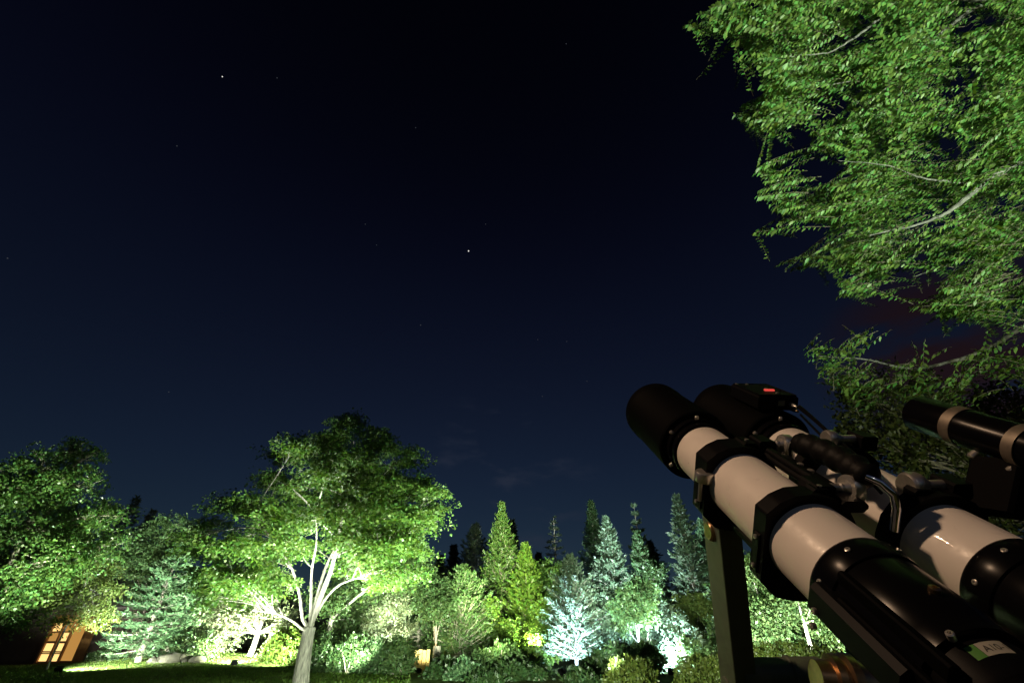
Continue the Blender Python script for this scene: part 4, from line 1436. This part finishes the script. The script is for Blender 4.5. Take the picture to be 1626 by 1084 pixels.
def overhead_tree():
    """a zelkova rooted right of the frame; boughs reach in over the telescope"""
    base = np.array([7.6, 3.4, float(gz(7.6, 3.4))])
    root = thing('overhanging_tree', base, 'leafy green tree hanging its boughs into the upper right', 'tree')
    crotch = np.array([7.4, 3.5, 3.0])
    top = np.array([6.6, 3.7, 7.5])
    MB().tube(bez(base - [0, 0, .1], (base + crotch) / 2 + [.1, 0, 0], crotch, 8), np.linspace(.34, .24, 8), 14).build('trunk', M['zbark'], root)
    boughs = [
        ([crotch, np.array([6.9, 3.2, 5.0]), atz(1720, 12, 3.24), atz(1590, 5, 3.14), atz(1480, -8, 3.04), atz(1330, -35, 2.94)], .13, .022),
        ([atz(1590, 5, 3.14), atz(1545, 12, 3.09), atz(1490, 57, 3.04), atz(1425, 105, 2.99), atz(1362, 128, 2.94), atz(1280, 140, 2.89)], .026, .006),
        ([atz(1425, 105, 2.99), atz(1414, 120, 2.94), atz(1410, 135, 2.94), atz(1398, 152, 2.89)], .014, .005),
        ([atz(1480, -8, 3.04), atz(1420, 3, 2.94), atz(1390, 37, 2.89), atz(1350, 65, 2.84), atz(1318, 85, 2.84), atz(1250, 90, 2.74)], .020, .005),
        ([crotch, np.array([6.6, 3.1, 3.8]), atz(1760, 190, 3.14), atz(1626, 250, 2.94), atz(1560, 292, 2.84), atz(1520, 328, 2.79), atz(1478, 352, 2.74), atz(1380, 374, 2.64)], .10, .008),
        ([atz(1560, 292, 2.84), atz(1545, 293, 2.84), atz(1490, 288, 2.79), atz(1450, 280, 2.74), atz(1415, 262, 2.74), atz(1330, 255, 2.64)], .014, .004),
        ([atz(1760, 190, 3.14), atz(1700, 300, 3.7), atz(1630, 372, 3.8), atz(1590, 398, 3.75), atz(1535, 410, 3.7), atz(1450, 440, 3.24)], .05, .006),
        ([crotch, np.array([6.9, 3.4, 3.2]), atz(1800, 420, 4.2), atz(1640, 510, 4.2), atz(1560, 560, 4.2), atz(1450, 590, 4.1), atz(1380, 570, 4.0), atz(1300, 565, 3.9)], .07, .006),
        ([crotch, top * .5 + crotch * .5, atz(1700, -80, 4.4), atz(1500, -120, 4.3), atz(1300, -80, 4.1), atz(1180, 0, 3.9)], .12, .012),
    ]
    samples = []
    for pp, r0, r1 in boughs:
        pp = np.array(pp)
        k = len(pp) * 6
        tt = np.linspace(0, len(pp) - 1, k)
        fine = np.stack([np.interp(tt, np.arange(len(pp)), pp[:, i]) for i in range(3)], -1)
        for _ in range(5):
            fine[1:-1] = .5 * fine[1:-1] + .25 * (fine[:-2] + fine[2:])
        fine[1:-1] += rng.normal(0, .0022, (k - 2, 3))
        rad = np.linspace(r0 * .62, r1 * .35, k) if r0 < .06 else np.concatenate([np.linspace(r0, .019, k // 2), np.linspace(.019, r1 * .35, k - k // 2)])
        MB().tube(fine, rad, 9).build('branch', M['zbark'], root)
        samples.append(fine[k // 4:])
    samples = np.concatenate(samples)
    upper = [(1080, 45), (1110, 15), (1160, -50), (1760, -70), (1760, 530), (1600, 520), (1540, 512), (1440, 488), (1385, 470), (1335, 470), (1318, 452), (1372, 435), (1300, 425), (1238, 432), (1226, 420), (1290, 398),
             (1190, 380), (1186, 368), (1250, 345), (1203, 315), (1195, 262), (1255, 248), (1300, 218), (1235, 205), (1178, 200), (1163, 180), (1205, 150), (1215, 112), (1160, 92), (1118, 108), (1112, 92), (1180, 62), (1130, 45), (1090, 56)]
    lowp = [(1258, 552), (1330, 550), (1375, 532), (1412, 540), (1436, 590), (1480, 565), (1560, 560), (1600, 530), (1700, 500), (1700, 650), (1560, 640), (1430, 660), (1350, 640), (1300, 600)]
    holes = [(1390, 60, 13), (1380, 208, 15), (1330, 232, 10), (1600, 430, 24), (1575, 330, 26), (1480, 120, 10), (1560, 610, 25), (1500, 590, 30)]
    tips, zcs, scl = [], [], []
    for poly, num, z0, z1 in ((upper, 4700, 2.7, 4.4), (lowp, 1700, 3.3, 4.6)):
        P = np.stack([rng.uniform(1075, 1760, num * 6), rng.uniform(-70, 660, num * 6)], -1)
        ok = inpoly(P, poly)
        # gaps and clumps
        dens = .55 + .45 * np.sin(P[:, 0] * .021 + P[:, 1] * .034) * np.sin(P[:, 1] * .027 - P[:, 0] * .011 + 2)
        ok &= rng.uniform(0, 1, len(P)) < dens - .22
        for hx, hy, hr in holes:
            ok &= np.hypot(P[:, 0] - hx, (P[:, 1] - hy) * 1.2) > hr
        P = P[ok][:num]
        tips.append(P)
        scl.append(np.full(len(P), 1.0 if poly is upper else 1.45))
        # layers: boughs hang in tiers, nearer tiers lower
        zcs.append(z0 + (z1 - z0) * np.clip(rng.uniform(0, 1, len(P)) ** 1.2, 0, 1))
    tips = np.concatenate(tips)
    zcs = np.concatenate(zcs)
    scl = np.concatenate(scl)
    tw = MB()
    P_, u_, n_, L_ = [], [], [], []
    for (px, py), zc, sz in zip(tips, zcs, scl):
        tip = atz(px, py, zc)
        # twigs run outwards from the trunk and droop at the end
        outw = nrm(tip - np.array([7.2, 3.6, tip[2] + .9]))
        dr = nrm(outw + rng.normal(0, .36 if sz == 1 else .75, 3) + np.array([0, 0, -.06]))
        dr[2] = max(dr[2], -.38)
        dr = nrm(dr)
        ln = rng.uniform(.24, .46) * (1 if sz == 1 else .62)
        st_ = tip - dr * ln + np.array([0, 0, .05])
        cv = bez(st_, (st_ + tip) / 2 + np.array([0, 0, .03]), tip, 5)
        tw.tube(cv, np.linspace(.0022, .0009, 5), 3, False)
        m = int(ln / .0145 / sz)
        s = np.linspace(.08, 1.0, m)
        c = (1 - s)[:, None] ** 2 * cv[0] + 2 * ((1 - s) * s)[:, None] * cv[2] + (s ** 2)[:, None] * cv[4]
        tg = nrm(np.gradient(c, axis=0))
        side = nrm(np.cross(tg, [0, 0, 1.0]))
        sg = np.where(np.arange(m) % 2, 1, -1)[:, None]
        u = nrm(tg * .70 + side * sg * rng.uniform(.55, 1.0, (m, 1)) + np.array([0, 0, -.30]) + rng.normal(0, .14, (m, 3)))
        P_.append(c)
        u_.append(u)
        n_.append(nrm(np.array([0, 0, 1.0]) + rng.normal(0, .20, 3) + rng.normal(0, .22, (m, 3))))
        L_.append(sz * rng.uniform(.022, .046, m) * (.75 + .4 * s))
    # thin branchlets tying twigs back to the boughs
    for i in rng.choice(len(tips), 70, replace=False):
        tip = atz(*tips[i], zcs[i])
        j = np.argsort(np.linalg.norm(samples - tip, axis=1))[:6]
        q = samples[j[rng.integers(0, 6)]]
        if np.linalg.norm(q - tip) > .32:
            continue
        tw.tube(bez(q, (q + tip) / 2 + np.array([.05, 0, .08]), tip, 6), np.linspace(.004, .0012, 6), 4, False)
    tw.build('twigs', M['ztwig'], root, kind='stuff')
    P = np.concatenate(P_)
    u = np.concatenate(u_)
    n = np.concatenate(n_)
    L = np.concatenate(L_)
    # the leaves that show largest are single objects sharing one blade
    v = P - CAM
    z = v @ FW
    sx_ = 813 + FPX * (v @ RT) / z
    sy_ = 542 - FPX * (v @ UP) / z
    vis = (sx_ > 1080) & (sx_ < 1620) & (sy_ > 4) & (sy_ < 660)
    size = np.where(vis, L / z, 0)
    big = np.argsort(-size)[:300]
    rest = np.setdiff1d(np.arange(len(P)), big)
    leaf_cloud('foliage', P[rest], u[rest], n[rest], L[rest], L[rest] * .48, M['zelkova'], root, 'stuff', detailed=True)
    blade = leaf_cloud('leaf', np.zeros((1, 3)), np.array([[1.0, 0, 0]]), np.array([[0, 0, 1.0]]), 1.0, .48, M['zelkova'], None, detailed=True)
    off = origin_of(root)
    for k, i in enumerate(big):
        o = blade if k == 0 else blade.copy()
        if k:
            COL.objects.link(o)
        s = nrm(np.cross(n[i], u[i]))
        w = np.cross(u[i], s)
        mt = np.eye(4)
        mt[:3, 0], mt[:3, 1], mt[:3, 2] = u[i] * L[i], s * L[i], w * L[i]
        mt[:3, 3] = P[i] - off
        o.parent = root
        o.matrix_basis = Matrix(mt.tolist())


overhead_tree()
broadleaf('shaded_tree', 'dim olive tree in shade behind the finder telescope', 'tree', np.array([10.5, 7.6, float(gz(10.5, 7.6))]),
          lobes3d([(1385, 640, 50), (1420, 700, 60), (1500, 690, 55), (1590, 640, 45), (1480, 640, 35), (1600, 730, 70), (1500, 760, 60), (1360, 700, 40), (1640, 800, 70), (1560, 820, 60), (1450, 620, 24), (1700, 700, 90)], 7.6, .9, 81),
          26000, .085, .046, M['olive'], M['bark'], .14, fork=np.array([9.8, 7.6, 2.2]), spray_r=.35, flat=.3, tilt=.75)


# ------------------------------------------------------------------ stars
def star(px, py, r, mat, label):
    d = ray(px, py)
    c = CAM + d / np.linalg.norm(d) * 2500
    vs, fs = [], []
    n1, n2 = 8, 5
    for i in range(n2):
        ph_ = math.pi * i / (n2 - 1)
        for j in range(n1):
            th = 2 * math.pi * j / n1
            vs.append(c + r * np.array([math.sin(ph_) * math.cos(th), math.sin(ph_) * math.sin(th), math.cos(ph_)]))
    fs = [(i * n1 + j, i * n1 + (j + 1) % n1, (i + 1) * n1 + (j + 1) % n1, (i + 1) * n1 + j) for i in range(n2 - 1) for j in range(n1)]
    o = MB().add(vs, fs).build('star', mat, None)
    return tag(o, label, 'star', 'stars in the night sky')


SB = emit('bright_starlight', (1.0, 0.97, 0.92), 1.1)
SF = emit('faint_starlight', (0.75, 0.85, 1.0), 0.055)
star(744, 398.5, 3.4, SB, 'brightest star high in the middle of the sky')
star(353, 122, 2.2, SB, 'bright star high in the upper left sky')
star(668, 516, 3.0, SF, 'small star below and left of the brightest star')
for px, py in ((440, 124), (660, 203), (580, 356), (771, 356), (598, 389), (899, 70), (268, 622), (861, 629), (854, 539), (900, 542), (932, 605), (12, 410), (281, 232)):
    star(px, py, 2.2, SF, 'faint pinpoint star in the dark sky')
